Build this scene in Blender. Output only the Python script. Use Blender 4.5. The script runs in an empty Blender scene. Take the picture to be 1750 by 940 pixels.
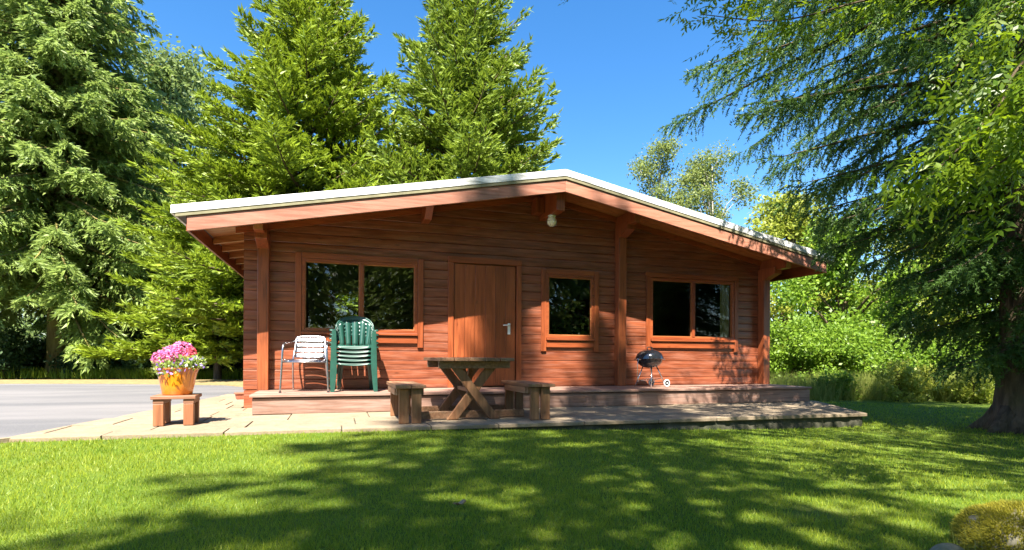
import bpy, math, random
import numpy as np
from mathutils import Vector, Matrix

# ------------------------------------------------------------------ camera, sky, sun, exposure
scene = bpy.context.scene
FPX, CX, HY, YAW, ROLL = 942.0, 875.0, 608.0, math.radians(17.67), 0.006
CAMZ = 0.75
cam_data = bpy.data.cameras.new("camera")
cam = bpy.data.objects.new("camera", cam_data)
scene.collection.objects.link(cam)
cam_data.sensor_width = 36.0
cam_data.lens = FPX / 1750.0 * 36.0
cam_data.shift_y = (HY - 470.0) / 1750.0
cam_data.clip_start, cam_data.clip_end = 0.05, 3000.0
CAMROT = Matrix.Rotation(-YAW, 4, 'Z') @ Matrix.Rotation(math.pi / 2, 4, 'X') @ Matrix.Rotation(ROLL, 4, 'Z')
cam.matrix_world = Matrix.Translation((0, 0, CAMZ)) @ CAMROT
scene.camera = cam

SUN_DIR = Vector((0.45, 1.0, -1.66)).normalized()       # the way the light travels
world = bpy.data.worlds.new("World")
scene.world = world
world.use_nodes = True
wn, wl = world.node_tree.nodes, world.node_tree.links
wn.clear()
w_out = wn.new("ShaderNodeOutputWorld")
w_bg = wn.new("ShaderNodeBackground")
sky = wn.new("ShaderNodeTexSky")
sky.sky_type = 'NISHITA'
sky.sun_disc = False
sky.sun_elevation = math.asin(-SUN_DIR.z)
sky.sun_rotation = math.atan2(-SUN_DIR.x, -SUN_DIR.y) % (2 * math.pi)
sky.altitude = 100
sky.air_density = 1.0
sky.dust_density = 0.6
sky.ozone_density = 3.0
w_bg.inputs['Strength'].default_value = 0.072
w_hs = wn.new("ShaderNodeHueSaturation")
w_hs.inputs['Saturation'].default_value = 1.3
w_hs.inputs['Value'].default_value = 0.95
wl.new(sky.outputs[0], w_hs.inputs['Color'])
wl.new(w_hs.outputs[0], w_bg.inputs[0])
wl.new(w_bg.outputs[0], w_out.inputs[0])

sun_data = bpy.data.lights.new("sun", 'SUN')
sun_data.energy = 5.0
sun_data.angle = math.radians(0.5)
sun_data.color = (1.0, 0.94, 0.84)
sun = bpy.data.objects.new("sun", sun_data)
sun.rotation_euler = SUN_DIR.to_track_quat('-Z', 'Y').to_euler()
sun.location = (-10, -20, 35)
scene.collection.objects.link(sun)

scene.view_settings.view_transform = 'Standard'
scene.view_settings.look = 'None'
scene.view_settings.gamma = 1.0
scene.view_settings.use_curve_mapping = False
scene.view_settings.exposure = 2.15
scene.render.engine = 'CYCLES'
scene.cycles.max_bounces = 7
scene.cycles.transparent_max_bounces = 8
scene.cycles.transmission_bounces = 4
scene.cycles.diffuse_bounces = 4
scene.cycles.glossy_bounces = 3

# ------------------------------------------------------------------ helpers
R = random.Random(7)
COL = scene.collection

def ray(px, py):
    v = CAMROT.to_3x3() @ Vector(((px - CX) / FPX, (HY - py) / FPX, -1.0))
    return v

def on_y(px, py, Y):
    d = ray(px, py); t = Y / d.y
    return d.x * t, CAMZ + d.z * t          # X, Z

def on_z(px, py, z=0.0):
    d = ray(px, py); t = (z - CAMZ) / d.z
    return d.x * t, d.y * t                 # X, Y

def at(px, py, depth):
    d = ray(px, py)
    f = Vector((math.sin(YAW), math.cos(YAW), 0))
    t = depth / d.dot(f)
    return Vector((d.x * t, d.y * t, CAMZ + d.z * t))

def thing(name, label, cat, loc=(0, 0, 0), rz=0.0, group=None):
    o = bpy.data.objects.new(name, None)
    o.empty_display_size = 0.2
    COL.objects.link(o)
    o.location = loc
    o.rotation_euler = (0, 0, rz)
    o['label'] = label; o['category'] = cat
    if group: o['group'] = group
    return o

def tag(o, label=None, cat=None, group=None, kind=None):
    if label: o['label'] = label
    if cat: o['category'] = cat
    if group: o['group'] = group
    if kind: o['kind'] = kind
    return o

class G:
    """collects geometry: verts and faces"""
    def __init__(s): s.v = []; s.f = []; s.smooth = False
    def add(s, v, f):
        n = len(s.v); s.v += [tuple(p) for p in v]; s.f += [tuple(i + n for i in q) for q in f]; return s
    def box(s, x0, x1, y0, y1, z0, z1):
        return s.add([(x0,y0,z0),(x1,y0,z0),(x1,y1,z0),(x0,y1,z0),(x0,y0,z1),(x1,y0,z1),(x1,y1,z1),(x0,y1,z1)],
                     [(0,3,2,1),(4,5,6,7),(0,1,5,4),(1,2,6,5),(2,3,7,6),(3,0,4,7)])
    def hexa(s, p):     # 8 points: bottom 4 ccw, top 4 ccw
        return s.add(p, [(0,3,2,1),(4,5,6,7),(0,1,5,4),(1,2,6,5),(2,3,7,6),(3,0,4,7)])
    def beam(s, a, b, w, h, up=(0,0,1)):
        a, b = Vector(a), Vector(b); d = (b - a).normalized()
        u = d.cross(Vector(up)); u = u.normalized() if u.length > 1e-5 else Vector((1,0,0))
        n = u.cross(d).normalized()
        u *= w / 2; n *= h / 2
        return s.hexa([a-u-n, a+u-n, b+u-n, b-u-n, a-u+n, a+u+n, b+u+n, b-u+n])
    def tube(s, pts, r, seg=8, cap=True):
        pts = [Vector(p) for p in pts]; rs = r if isinstance(r, (list, tuple)) else [r] * len(pts)
        n0 = len(s.v); ref = Vector((0.13, 0.27, 1)).normalized()
        prev = None
        for i, p in enumerate(pts):
            d = (pts[min(i+1, len(pts)-1)] - pts[max(i-1, 0)]).normalized()
            if prev is None:
                u = d.cross(ref)
                if u.length < 0.2: u = d.cross(Vector((1, 0, 0)))
                u.normalize()
            else:
                u = (prev - d * prev.dot(d)).normalized()
            prev = u; w = d.cross(u)
            for k in range(seg):
                a = 2 * math.pi * k / seg
                s.v.append(tuple(p + (u * math.cos(a) + w * math.sin(a)) * rs[i]))
        for i in range(len(pts) - 1):
            for k in range(seg):
                a = n0 + i*seg + k; b = n0 + i*seg + (k+1) % seg
                s.f.append((a, b, b+seg, a+seg))
        if cap:
            s.f.append(tuple(n0 + k for k in reversed(range(seg))))
            s.f.append(tuple(n0 + (len(pts)-1)*seg + k for k in range(seg)))
        return s
    def lathe(s, prof, c=(0,0,0), seg=28, cap=False):
        n0 = len(s.v)
        for r, z in prof:
            for k in range(seg):
                a = 2*math.pi*k/seg
                s.v.append((c[0]+r*math.cos(a), c[1]+r*math.sin(a), c[2]+z))
        for i in range(len(prof)-1):
            for k in range(seg):
                a = n0+i*seg+k; b = n0+i*seg+(k+1) % seg
                s.f.append((a, b, b+seg, a+seg))
        if cap:
            s.f.append(tuple(n0+k for k in reversed(range(seg))))
            s.f.append(tuple(n0+(len(prof)-1)*seg+k for k in range(seg)))
        return s
    def grid(s, fn, nu, nv):
        n0 = len(s.v)
        for i in range(nu+1):
            for j in range(nv+1): s.v.append(tuple(fn(i/nu, j/nv)))
        for i in range(nu):
            for j in range(nv):
                a = n0+i*(nv+1)+j
                s.f.append((a, a+nv+1, a+nv+2, a+1))
        return s

def part(name, g, mat, parent=None, world=False, smooth=False, bevel=0.0, solid=0.0):
    """one mesh object; world=True: vertices are world coordinates of an unrotated parent chain"""
    me = bpy.data.meshes.new(name)
    v = g.v
    o = bpy.data.objects.new(name, me)
    if parent is None:
        a = np.array(v); base = Vector(((a[:,0].min()+a[:,0].max())/2, (a[:,1].min()+a[:,1].max())/2, a[:,2].min()))
        v = [(p[0]-base.x, p[1]-base.y, p[2]-base.z) for p in v]
        o.location = base
    elif world:
        off = Vector((0,0,0)); q = parent
        while q is not None: off += q.location; q = q.parent
        v = [(p[0]-off.x, p[1]-off.y, p[2]-off.z) for p in v]
    me.from_pydata(v, [], g.f)
    me.validate(); me.update()
    me.materials.append(mat)
    if smooth or g.smooth:
        me.polygons.foreach_set('use_smooth', [True]*len(me.polygons))
    COL.objects.link(o)
    o.parent = parent
    if solid:
        m = o.modifiers.new("solid", 'SOLIDIFY'); m.thickness = solid; m.offset = 0
    if bevel:
        m = o.modifiers.new("bevel", 'BEVEL'); m.width = bevel; m.segments = 2; m.limit_method = 'ANGLE'; m.angle_limit = 0.7
    return o

def np_mesh(name, V, F, mat, parent=None, vary=None, smooth=False, loc=(0,0,0)):
    """V (n,3), F (m,k) arrays; vary: one random number per face"""
    me = bpy.data.meshes.new(name)
    V = np.asarray(V, dtype=np.float32) - np.array(loc, dtype=np.float32)
    F = np.asarray(F, dtype=np.int32)
    k = F.shape[1]
    me.vertices.add(len(V)); me.vertices.foreach_set('co', V.ravel())
    me.loops.add(F.size); me.loops.foreach_set('vertex_index', F.ravel())
    me.polygons.add(len(F)); me.polygons.foreach_set('loop_start', np.arange(len(F), dtype=np.int32)*k)
    if smooth: me.polygons.foreach_set('use_smooth', np.ones(len(F), dtype=bool))
    if vary is not None:
        a = me.attributes.new('vary', 'FLOAT', 'FACE'); a.data.foreach_set('value', np.asarray(vary, dtype=np.float32))
    me.update(calc_edges=True)
    me.materials.append(mat)
    o = bpy.data.objects.new(name, me)
    COL.objects.link(o)
    o.parent = parent
    if parent is None: o.location = loc
    return o

def copy_tree(o, parent=None):
    c = o.copy(); COL.objects.link(c); c.parent = parent
    for ch in list(o.children): copy_tree(ch, c)
    return c

# ------------------------------------------------------------------ materials
class N:
    def __init__(s, name):
        s.m = bpy.data.materials.new(name); s.m.use_nodes = True
        s.t = s.m.node_tree; s.t.nodes.clear()
        s.out = s.t.nodes.new("ShaderNodeOutputMaterial")
    def n(s, kind, **kw):
        x = s.t.nodes.new("ShaderNode" + kind)
        for k, v in kw.items(): setattr(x, k, v)
        return x
    def l(s, a, b): s.t.links.new(a, b)
    def coords(s, scale=(1,1,1), kind='Object', rot=(0,0,0)):
        tc = s.n("TexCoord"); mp = s.n("Mapping")
        mp.inputs['Scale'].default_value = scale; mp.inputs['Rotation'].default_value = rot
        s.l(tc.outputs[kind], mp.inputs['Vector']); return mp.outputs[0]
    def noise(s, vec, scale, detail=4, rough=0.55, dist=0.0):
        x = s.n("TexNoise"); x.inputs['Scale'].default_value = scale; x.inputs['Detail'].default_value = detail
        x.inputs['Roughness'].default_value = rough; x.inputs['Distortion'].default_value = dist
        if vec is not None: s.l(vec, x.inputs['Vector'])
        return x.outputs['Fac']
    def ramp(s, fac, stops):
        x = s.n("ValToRGB"); e = x.color_ramp.elements
        while len(e) < len(stops): e.new(0.5)
        for i, (p, c) in enumerate(stops):
            e[i].position = p; e[i].color = c if len(c) == 4 else (*c, 1)
        s.l(fac, x.inputs[0]); return x.outputs[0]
    def mix(s, fac, a, b, mode='MIX'):
        x = s.n("Mix", data_type='RGBA', blend_type=mode)
        if isinstance(fac, (int, float)): x.inputs[0].default_value = fac
        else: s.l(fac, x.inputs[0])
        for i, c in ((6, a), (7, b)):
            if isinstance(c, tuple): x.inputs[i].default_value = (*c, 1) if len(c) == 3 else c
            else: s.l(c, x.inputs[i])
        return x.outputs[2]
    def math(s, op, a, b=None):
        x = s.n("Math", operation=op)
        for i, c in ((0, a), (1, b)):
            if c is None: continue
            if isinstance(c, (int, float)): x.inputs[i].default_value = c
            else: s.l(c, x.inputs[i])
        return x.outputs[0]
    def bump(s, h, strength, dist=0.01):
        x = s.n("Bump"); x.inputs['Strength'].default_value = strength; x.inputs['Distance'].default_value = dist
        s.l(h, x.inputs['Height']); return x.outputs[0]
    def bsdf(s, col, rough=0.6, metal=0.0, spec=0.5, normal=None, coat=0.0):
        b = s.n("BsdfPrincipled")
        if isinstance(col, tuple): b.inputs['Base Color'].default_value = (*col, 1)
        else: s.l(col, b.inputs['Base Color'])
        if isinstance(rough, (int, float)): b.inputs['Roughness'].default_value = rough
        else: s.l(rough, b.inputs['Roughness'])
        b.inputs['Metallic'].default_value = metal
        b.inputs['Specular IOR Level'].default_value = spec
        b.inputs['Coat Weight'].default_value = coat
        if normal is not None: s.l(normal, b.inputs['Normal'])
        return b.outputs[0]
    def done(s, sh): s.l(sh, s.out.inputs[0]); return s.m

def wood(name, dark, mid, light, axis='X', rough=0.45, wear_sheen=0.0, wear_sheen_col=(0.5,0.36,0.3), spec=0.5, grain=1.0):
    m = N(name)
    sc = {'X': (1.2, 22, 22), 'Y': (22, 1.2, 22), 'Z': (22, 22, 1.2)}[axis]
    v = m.coords(tuple(c*grain for c in sc))
    oi = m.n("ObjectInfo")
    add = m.n("VectorMath", operation='ADD')
    comb = m.n("CombineXYZ")
    rnd = m.math('MULTIPLY', oi.outputs['Random'], 37.0)
    for i in range(3): m.l(rnd, comb.inputs[i])
    m.l(v, add.inputs[0]); m.l(comb.outputs[0], add.inputs[1])
    f = m.noise(add.outputs[0], 1.6, 6, 0.62, 0.4)
    c = m.ramp(f, [(0.28, dark), (0.5, mid), (0.74, light)])
    hv = m.n("HueSaturation"); hv.inputs['Saturation'].default_value = 1.0
    m.l(m.math('ADD', m.math('MULTIPLY', oi.outputs['Random'], 0.34), 0.83), hv.inputs['Value'])
    m.l(c, hv.inputs['Color'])
    c = hv.outputs[0]
    big = m.noise(m.coords((1, 1, 1)), 1.3, 3, 0.6)
    c = m.mix(m.ramp(big, [(0.4, (0,0,0)), (0.72, (0.35,0.35,0.35))]), c, dark)
    if wear_sheen:
        wv = m.noise(m.coords({'X': (1.1, 6, 13), 'Y': (6, 1.1, 13), 'Z': (9, 9, 1.2)}[axis]), 1.5, 5, 0.7)
        c = m.mix(m.ramp(wv, [(0.46, (0,0,0)), (0.72, (wear_sheen,wear_sheen,wear_sheen))]), c, wear_sheen_col)
    # knots
    vo = m.n("TexVoronoi"); vo.inputs['Scale'].default_value = 1.0
    m.l(m.coords({'X': (2.2, 7, 7), 'Y': (7, 2.2, 7), 'Z': (7, 7, 2.2)}[axis]), vo.inputs['Vector'])
    c = m.mix(m.ramp(vo.outputs['Distance'], [(0.03, (0.6,0.6,0.6)), (0.11, (0,0,0))]), c, tuple(x*0.35 for x in dark))
    r = m.math('ADD', m.math('MULTIPLY', f, 0.25), rough-0.12)
    return m.done(m.bsdf(c, r, spec=spec, normal=m.bump(f, 0.35, 0.004)))

def plain(name, col, rough=0.5, metal=0.0, spec=0.5, var=0.12, scale=18, bump=0.0, coat=0.0):
    m = N(name)
    f = m.noise(m.coords(), scale, 4)
    a = tuple(c*(1-var) for c in col); b = tuple(min(1, c*(1+var)) for c in col)
    c = m.ramp(f, [(0.3, a), (0.7, b)])
    return m.done(m.bsdf(c, rough, metal, spec, m.bump(f, bump, 0.01) if bump else None, coat))

def leafmat(name, dark, light, trans=0.35, rough=0.5, tcol=None, spec=0.35, clump=1.2):
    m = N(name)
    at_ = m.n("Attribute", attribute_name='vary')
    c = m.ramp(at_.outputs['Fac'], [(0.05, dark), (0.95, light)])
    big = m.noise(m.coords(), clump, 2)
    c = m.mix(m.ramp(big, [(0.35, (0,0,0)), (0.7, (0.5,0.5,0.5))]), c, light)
    b = m.bsdf(c, rough, spec=spec)
    t = m.n("BsdfTranslucent")
    tc = m.mix(0.5, c, tcol if tcol else tuple(min(1, x*1.5) for x in light))
    m.l(tc, t.inputs[0])
    x = m.n("MixShader"); x.inputs[0].default_value = trans
    m.l(b, x.inputs[1]); m.l(t.outputs[0], x.inputs[2])
    return m.done(x.outputs[0])

# stained cabin timber: reddish brown
CW_D, CW_M, CW_L = (0.088, 0.021, 0.010), (0.205, 0.052, 0.020), (0.33, 0.094, 0.036)
M = {}
M['log'] = wood('stained_log', CW_D, CW_M, CW_L, 'X', 0.36, wear_sheen=0.42, wear_sheen_col=(0.42, 0.20, 0.135), spec=0.65)  # pale streaks: weathering plus glare and sheen painted into the colour
M['log_y'] = wood('stained_timber_deep', CW_D, CW_M, CW_L, 'Y', 0.4)
M['post'] = wood('stained_post', (0.105,0.027,0.011), (0.24,0.062,0.020), (0.34,0.096,0.03), 'Z', 0.38, spec=0.55)
M['trim_x'] = wood('stained_trim', (0.13,0.030,0.011), (0.27,0.064,0.020), (0.37,0.098,0.028), 'X', 0.34, spec=0.6)
M['trim_z'] = wood('stained_trim_upright', (0.13,0.030,0.011), (0.27,0.064,0.020), (0.37,0.098,0.028), 'Z', 0.34, spec=0.6)
M['door'] = wood('stained_door', (0.15,0.035,0.013), (0.28,0.07,0.022), (0.38,0.102,0.032), 'Z', 0.34, spec=0.6)
M['barge'] = wood('bargeboard_timber', (0.22,0.085,0.05), (0.33,0.135,0.085), (0.43,0.2,0.135), 'X', 0.45, wear_sheen=0.4, wear_sheen_col=(0.46,0.24,0.17))
M['soffit'] = wood('soffit_pine', (0.22,0.07,0.02), (0.36,0.13,0.04), (0.48,0.2,0.07), 'X', 0.4)
M['deckw'] = wood('weathered_deck', (0.13,0.066,0.044), (0.25,0.14,0.10), (0.36,0.23,0.175), 'X', 0.6, wear_sheen=0.6, wear_sheen_col=(0.35,0.26,0.22))
M['bench'] = wood('weathered_bench', (0.095,0.045,0.022), (0.2,0.1,0.05), (0.31,0.17,0.09), 'Y', 0.55, wear_sheen=0.5, wear_sheen_col=(0.26,0.2,0.13))
M['bench_z'] = wood('weathered_bench_upright', (0.10,0.042,0.018), (0.21,0.092,0.038), (0.31,0.15,0.07), 'Z', 0.55, wear_sheen=0.35, wear_sheen_col=(0.25,0.19,0.1))
M['stool'] = wood('stool_timber', (0.12,0.042,0.018), (0.23,0.085,0.034), (0.32,0.13,0.058), 'Z', 0.5)
M['stool_x'] = wood('stool_timber_flat', (0.11,0.045,0.026), (0.22,0.10,0.056), (0.31,0.16,0.09), 'X', 0.5)
M['interior'] = plain('interior_boards', (0.16, 0.09, 0.045), 0.7)
M['felt'] = plain('roof_felt', (0.09, 0.09, 0.095), 0.9, scale=60, bump=0.4)
M['metal_grey'] = plain('satin_aluminium', (0.42, 0.42, 0.44), 0.27, metal=1.0, var=0.05)
M['steel'] = plain('bright_steel', (0.62, 0.63, 0.65), 0.25, metal=1.0, var=0.08)
M['white_metal'] = plain('pale_lever_metal', (0.72, 0.74, 0.66), 0.35, var=0.05)
M['enamel'] = plain('black_enamel', (0.012, 0.013, 0.016), 0.12, spec=0.7, var=0.1, coat=0.6)
M['rubber'] = plain('grey_wheel', (0.55, 0.56, 0.57), 0.5)
M['black_plastic'] = plain('black_plastic', (0.02, 0.02, 0.02), 0.45)
M['green_plastic'] = plain('green_plastic', (0.015, 0.062, 0.045), 0.3, var=0.16, scale=9, spec=0.6)
M['terracotta'] = plain('terracotta', (0.36, 0.11, 0.06), 0.7, var=0.25)
M['soil'] = plain('soil', (0.05, 0.033, 0.02), 0.95, bump=0.5)
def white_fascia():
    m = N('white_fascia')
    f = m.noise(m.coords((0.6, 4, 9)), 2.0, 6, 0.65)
    c = m.ramp(f, [(0.36, (0.30,0.30,0.27)), (0.47, (0.62,0.61,0.58)), (0.6, (0.76,0.76,0.76))])  # grey streaks: some staining, deepened to paint in shadow patches
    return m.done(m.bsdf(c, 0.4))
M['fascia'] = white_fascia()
M['olive'] = plain('lichen_fascia_edge', (0.19, 0.17, 0.095), 0.8, var=0.3, scale=6)
M['curtain'] = plain('cream_curtain', (0.8, 0.68, 0.42), 0.9, var=0.08)
def glass():
    m = N('window_glass')
    g = m.n("BsdfGlossy"); g.inputs['Roughness'].default_value = 0.012; g.inputs['Color'].default_value = (0.95,0.97,1,1)
    f = m.noise(m.coords((1,1,1)), 1.1, 1)
    m.l(m.bump(f, 0.06, 0.02), g.inputs['Normal'])
    t = m.n("BsdfTransparent"); t.inputs[0].default_value = (0.80,0.84,0.82,1)
    fr = m.n("Fresnel"); fr.inputs['IOR'].default_value = 1.72
    x = m.n("MixShader"); m.l(fr.outputs[0], x.inputs[0]); m.l(t.outputs[0], x.inputs[1]); m.l(g.outputs[0], x.inputs[2])
    return m.done(x.outputs[0])
M['glass'] = glass()
def lampglass():
    m = N('lamp_glass')
    return m.done(m.bsdf((0.85,0.78,0.6), 0.25, spec=0.6))
M['lampglass'] = lampglass()
def potmat():
    m = N('glazed_pot')
    tc = m.n("TexCoord"); sp = m.n("SeparateXYZ"); m.l(tc.outputs['Object'], sp.inputs[0])
    ang = m.math('ARCTAN2', sp.outputs[1], sp.outputs[0])
    cb = m.n("CombineXYZ"); m.l(ang, cb.inputs[0])
    d = m.noise(cb.outputs[0], 4.2, 3, 0.6)
    lim = m.math('SUBTRACT', 0.40, m.math('MULTIPLY', m.math('SUBTRACT', d, 0.32), 0.95))
    run = m.math('GREATER_THAN', sp.outputs[2], lim)  # brown above a wavy edge round the pot
    fine = m.noise(m.coords((14,14,3)), 1.5, 4)
    a = m.ramp(fine, [(0.3, (0.62,0.17,0.008)), (0.7, (0.75,0.25,0.012))])
    b = m.ramp(fine, [(0.3, (0.27,0.05,0.008)), (0.7, (0.44,0.10,0.012))])
    return m.done(m.bsdf(m.mix(run, a, b), 0.16, spec=0.6, coat=0.5))
M['pot'] = potmat()
def stone(name, a, b, moss=0.0, mosscol=(0.06,0.085,0.02), scale=3.0, rough=0.85):
    m = N(name)
    v = m.coords()
    f = m.noise(v, scale*2.2, 7, 0.65)
    g = m.noise(v, scale*14, 4, 0.6)
    oi = m.n("ObjectInfo")
    c = m.ramp(f, [(0.3, a), (0.7, b)])
    c = m.mix(m.ramp(g, [(0.35, (0.35,0.35,0.35)), (0.6, (0,0,0))]), c, tuple(x*0.55 for x in a))
    hv = m.n("HueSaturation"); m.l(c, hv.inputs['Color'])
    m.l(m.math('ADD', m.math('MULTIPLY', oi.outputs['Random'], 0.22), 0.89), hv.inputs['Value']); c = hv.outputs[0]
    if moss:
        k = m.noise(v, scale*1.3, 5, 0.7)
        c = m.mix(m.ramp(k, [(0.5-moss*0.25, (0,0,0)), (0.62, (moss,moss,moss))]), c, mosscol)
    return m.done(m.bsdf(c, rough, spec=0.3, normal=m.bump(g, 0.35, 0.008)))
M['slab'] = stone('patio_slab', (0.20,0.15,0.095), (0.28,0.22,0.15))
M['riser'] = stone('mossy_riser', (0.07,0.06,0.042), (0.18,0.16,0.12), moss=0.85, mosscol=(0.02,0.028,0.012), scale=2.2)
M['mossrock'] = stone('moss_rock', (0.16,0.14,0.11), (0.28,0.25,0.2), moss=0.8, mosscol=(0.10,0.09,0.012))
def asphalt():
    m = N('asphalt')
    v = m.coords()
    f = m.noise(v, 90, 3); g = m.noise(m.coords((0.25,1.2,1)), 0.9, 5, 0.6)
    c = m.ramp(f, [(0.3, (0.078,0.076,0.078)), (0.7, (0.13,0.127,0.13))])
    c = m.mix(m.ramp(g, [(0.4, (0,0,0)), (0.62, (0.85,0.85,0.85))]), c, (0.165,0.155,0.152))
    return m.done(m.bsdf(c, 0.75, spec=0.35, normal=m.bump(f, 0.5, 0.006)))
M['asphalt'] = asphalt()
def lawnmat():
    m = N('lawn_ground')
    v = m.coords()
    f = m.noise(v, 1.4, 5, 0.6); g = m.noise(v, 55, 4, 0.7)
    c = m.ramp(f, [(0.3, (0.075,0.125,0.012)), (0.52, (0.11,0.165,0.016)), (0.75, (0.165,0.19,0.03))])
    c = m.mix(m.ramp(g, [(0.35, (0.55,0.55,0.55)), (0.65, (0,0,0))]), c, (0.045,0.065,0.01))
    return m.done(m.bsdf(c, 0.9, spec=0.15, normal=m.bump(g, 0.8, 0.02)))
M['lawn'] = lawnmat()
def floor_mat():
    m = N('woodland_floor')
    v = m.coords()
    f = m.noise(v, 0.7, 5, 0.6); g = m.noise(v, 14, 4, 0.7)
    c = m.ramp(f, [(0.3, (0.045,0.06,0.015)), (0.6, (0.09,0.10,0.03)), (0.8, (0.14,0.12,0.06))])
    c = m.mix(g, c, (0.06,0.05,0.025))
    return m.done(m.bsdf(c, 0.95, spec=0.1, normal=m.bump(g, 0.9, 0.05)))
M['floor'] = floor_mat()
M['verge'] = plain('dry_verge', (0.19,0.14,0.055), 0.95, var=0.35, scale=9, bump=0.6)
def bark(name, a, b, moss=(0.16,0.16,0.03), ms=0.3):
    m = N(name)
    f = m.noise(m.coords((9,9,1.6)), 1.5, 6, 0.65, 0.5)
    c = m.ramp(f, [(0.32, a), (0.68, b)])
    k = m.noise(m.coords(), 1.6, 4)
    c = m.mix(m.ramp(k, [(0.45, (0,0,0)), (0.65, (ms,ms,ms))]), c, moss)
    return m.done(m.bsdf(c, 0.9, spec=0.2, normal=m.bump(f, 0.9, 0.04)))
M['bark'] = bark('spruce_bark', (0.045,0.032,0.022), (0.15,0.105,0.07))
M['bark_moss'] = bark('mossy_bark', (0.11,0.085,0.03), (0.24,0.19,0.07), (0.23,0.22,0.04), 0.7)
M['bark_birch'] = bark('birch_bark', (0.16,0.13,0.11), (0.5,0.46,0.42), ms=0.1)

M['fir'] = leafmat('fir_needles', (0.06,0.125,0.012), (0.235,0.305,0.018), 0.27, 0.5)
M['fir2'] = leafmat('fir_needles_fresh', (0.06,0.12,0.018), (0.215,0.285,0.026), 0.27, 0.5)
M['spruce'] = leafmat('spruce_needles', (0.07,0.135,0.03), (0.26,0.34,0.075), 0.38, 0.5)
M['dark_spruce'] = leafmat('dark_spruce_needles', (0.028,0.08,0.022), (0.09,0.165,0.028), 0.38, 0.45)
M['grey_leaf'] = leafmat('greyish_leaves', (0.07,0.12,0.032), (0.18,0.24,0.07), 0.38, 0.55)
M['birch_leaf'] = leafmat('birch_leaves', (0.09,0.14,0.035), (0.22,0.26,0.065), 0.4, 0.55)
M['bush_leaf'] = leafmat('bush_leaves', (0.07,0.15,0.016), (0.215,0.325,0.03), 0.45, 0.45)
M['bush_yellow'] = leafmat('yellowish_leaves', (0.13,0.18,0.02), (0.33,0.36,0.05), 0.42, 0.45)
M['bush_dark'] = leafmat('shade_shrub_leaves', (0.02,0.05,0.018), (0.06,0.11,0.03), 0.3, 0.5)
M['ash_leaf'] = leafmat('fresh_ash_leaves', (0.055,0.12,0.007), (0.16,0.23,0.012), 0.5, 0.4, tcol=(0.27,0.38,0.01))
M['grass'] = leafmat('lawn_blades', (0.06,0.17,0.006), (0.32,0.365,0.03), 0.45, 0.5, clump=1.6)
M['tall_grass'] = leafmat('tall_grass_blades', (0.14,0.2,0.03), (0.36,0.38,0.09), 0.4, 0.5)
M['moss'] = leafmat('moss_tips', (0.10,0.11,0.010), (0.34,0.30,0.022), 0.3, 0.7, clump=6)
M['pink'] = leafmat('pink_petals', (0.55,0.05,0.22), (0.80,0.26,0.48), 0.3, 0.5, clump=8)
M['red'] = leafmat('coral_petals', (0.65,0.05,0.07), (0.8,0.16,0.2), 0.3, 0.5)
M['white'] = leafmat('white_petals', (0.6,0.62,0.6), (0.85,0.85,0.85), 0.3, 0.5)
M['purple'] = leafmat('violet_petals', (0.13,0.06,0.4), (0.32,0.2,0.7), 0.3, 0.5)
M['pot_leaf'] = leafmat('bedding_leaves', (0.07,0.14,0.02), (0.3,0.38,0.08), 0.35, 0.5, clump=9)
M['dead_leaf'] = plain('dead_leaf', (0.34,0.22,0.12), 0.8, var=0.4)
# ------------------------------------------------------------------ dimensions of the place (patio top is z = 0)
YF = 8.45                     # front of the log wall
YR = 7.50                     # front of the roof edge
YB = 14.6                     # back wall
XL, XR = -1.235, 7.72         # ends of the log wall
DECK = 0.25
DY0 = 7.42                    # front of the deck
RIDGE_X, RIDGE_Z = on_y(968, 289, YR)
EAVE_L, _a = on_y(291, 351, YR)
EAVE_R, _b = on_y(1428, 438, YR)
EAVE_Z = (_a+_b)/2
def roof_z(x):
    if x <= RIDGE_X: return EAVE_Z + (RIDGE_Z-EAVE_Z)*(x-EAVE_L)/(RIDGE_X-EAVE_L)
    return EAVE_Z + (RIDGE_Z-EAVE_Z)*(EAVE_R-x)/(EAVE_R-RIDGE_X)
PITCH_L = (RIDGE_Z-EAVE_Z)/(RIDGE_X-EAVE_L)
PITCH_R = (RIDGE_Z-EAVE_Z)/(EAVE_R-RIDGE_X)
def smooth(a, b, x):
    t = np.clip((x-a)/(b-a), 0, 1); return t*t*(3-2*t)
def ground_z(x, y):
    x = np.asarray(x, float); y = np.asarray(y, float)
    return -0.035 - 0.15*smooth(-0.5, 6.5, x) + 0.012*np.sin(x*1.3+0.5)*np.sin(y*1.1) - 0.06*smooth(9.5, 12, y)

# ------------------------------------------------------------------ ground, lawn, asphalt, verge
g = G()
n = 48
for i in range(n):
    a = 2*math.pi*i/n; g.v.append((900*math.cos(a), 900*math.sin(a), -0.36))
g.f.append(tuple(range(n)))
tag(part('ground', g, M['floor']), kind='structure')
xs = np.linspace(-13, 17, 121); ys = np.linspace(-11, 17, 113)
XX, YY = np.meshgrid(xs, ys, indexing='ij')
ZZ = ground_z(XX, YY)
edge = np.minimum.reduce([XX+13, 17-XX, YY+11, 17-YY])
ZZ = np.where(edge < 0.1, -0.5, ZZ)
idx = np.arange(121*113).reshape(121, 113)
F = np.stack([idx[:-1,:-1], idx[1:,:-1], idx[1:,1:], idx[:-1,1:]], -1).reshape(-1, 4)
lawn = np_mesh('lawn', np.stack([XX, YY, ZZ], -1).reshape(-1, 3), F, M['lawn'], smooth=True)
tag(lawn, kind='structure')

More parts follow.
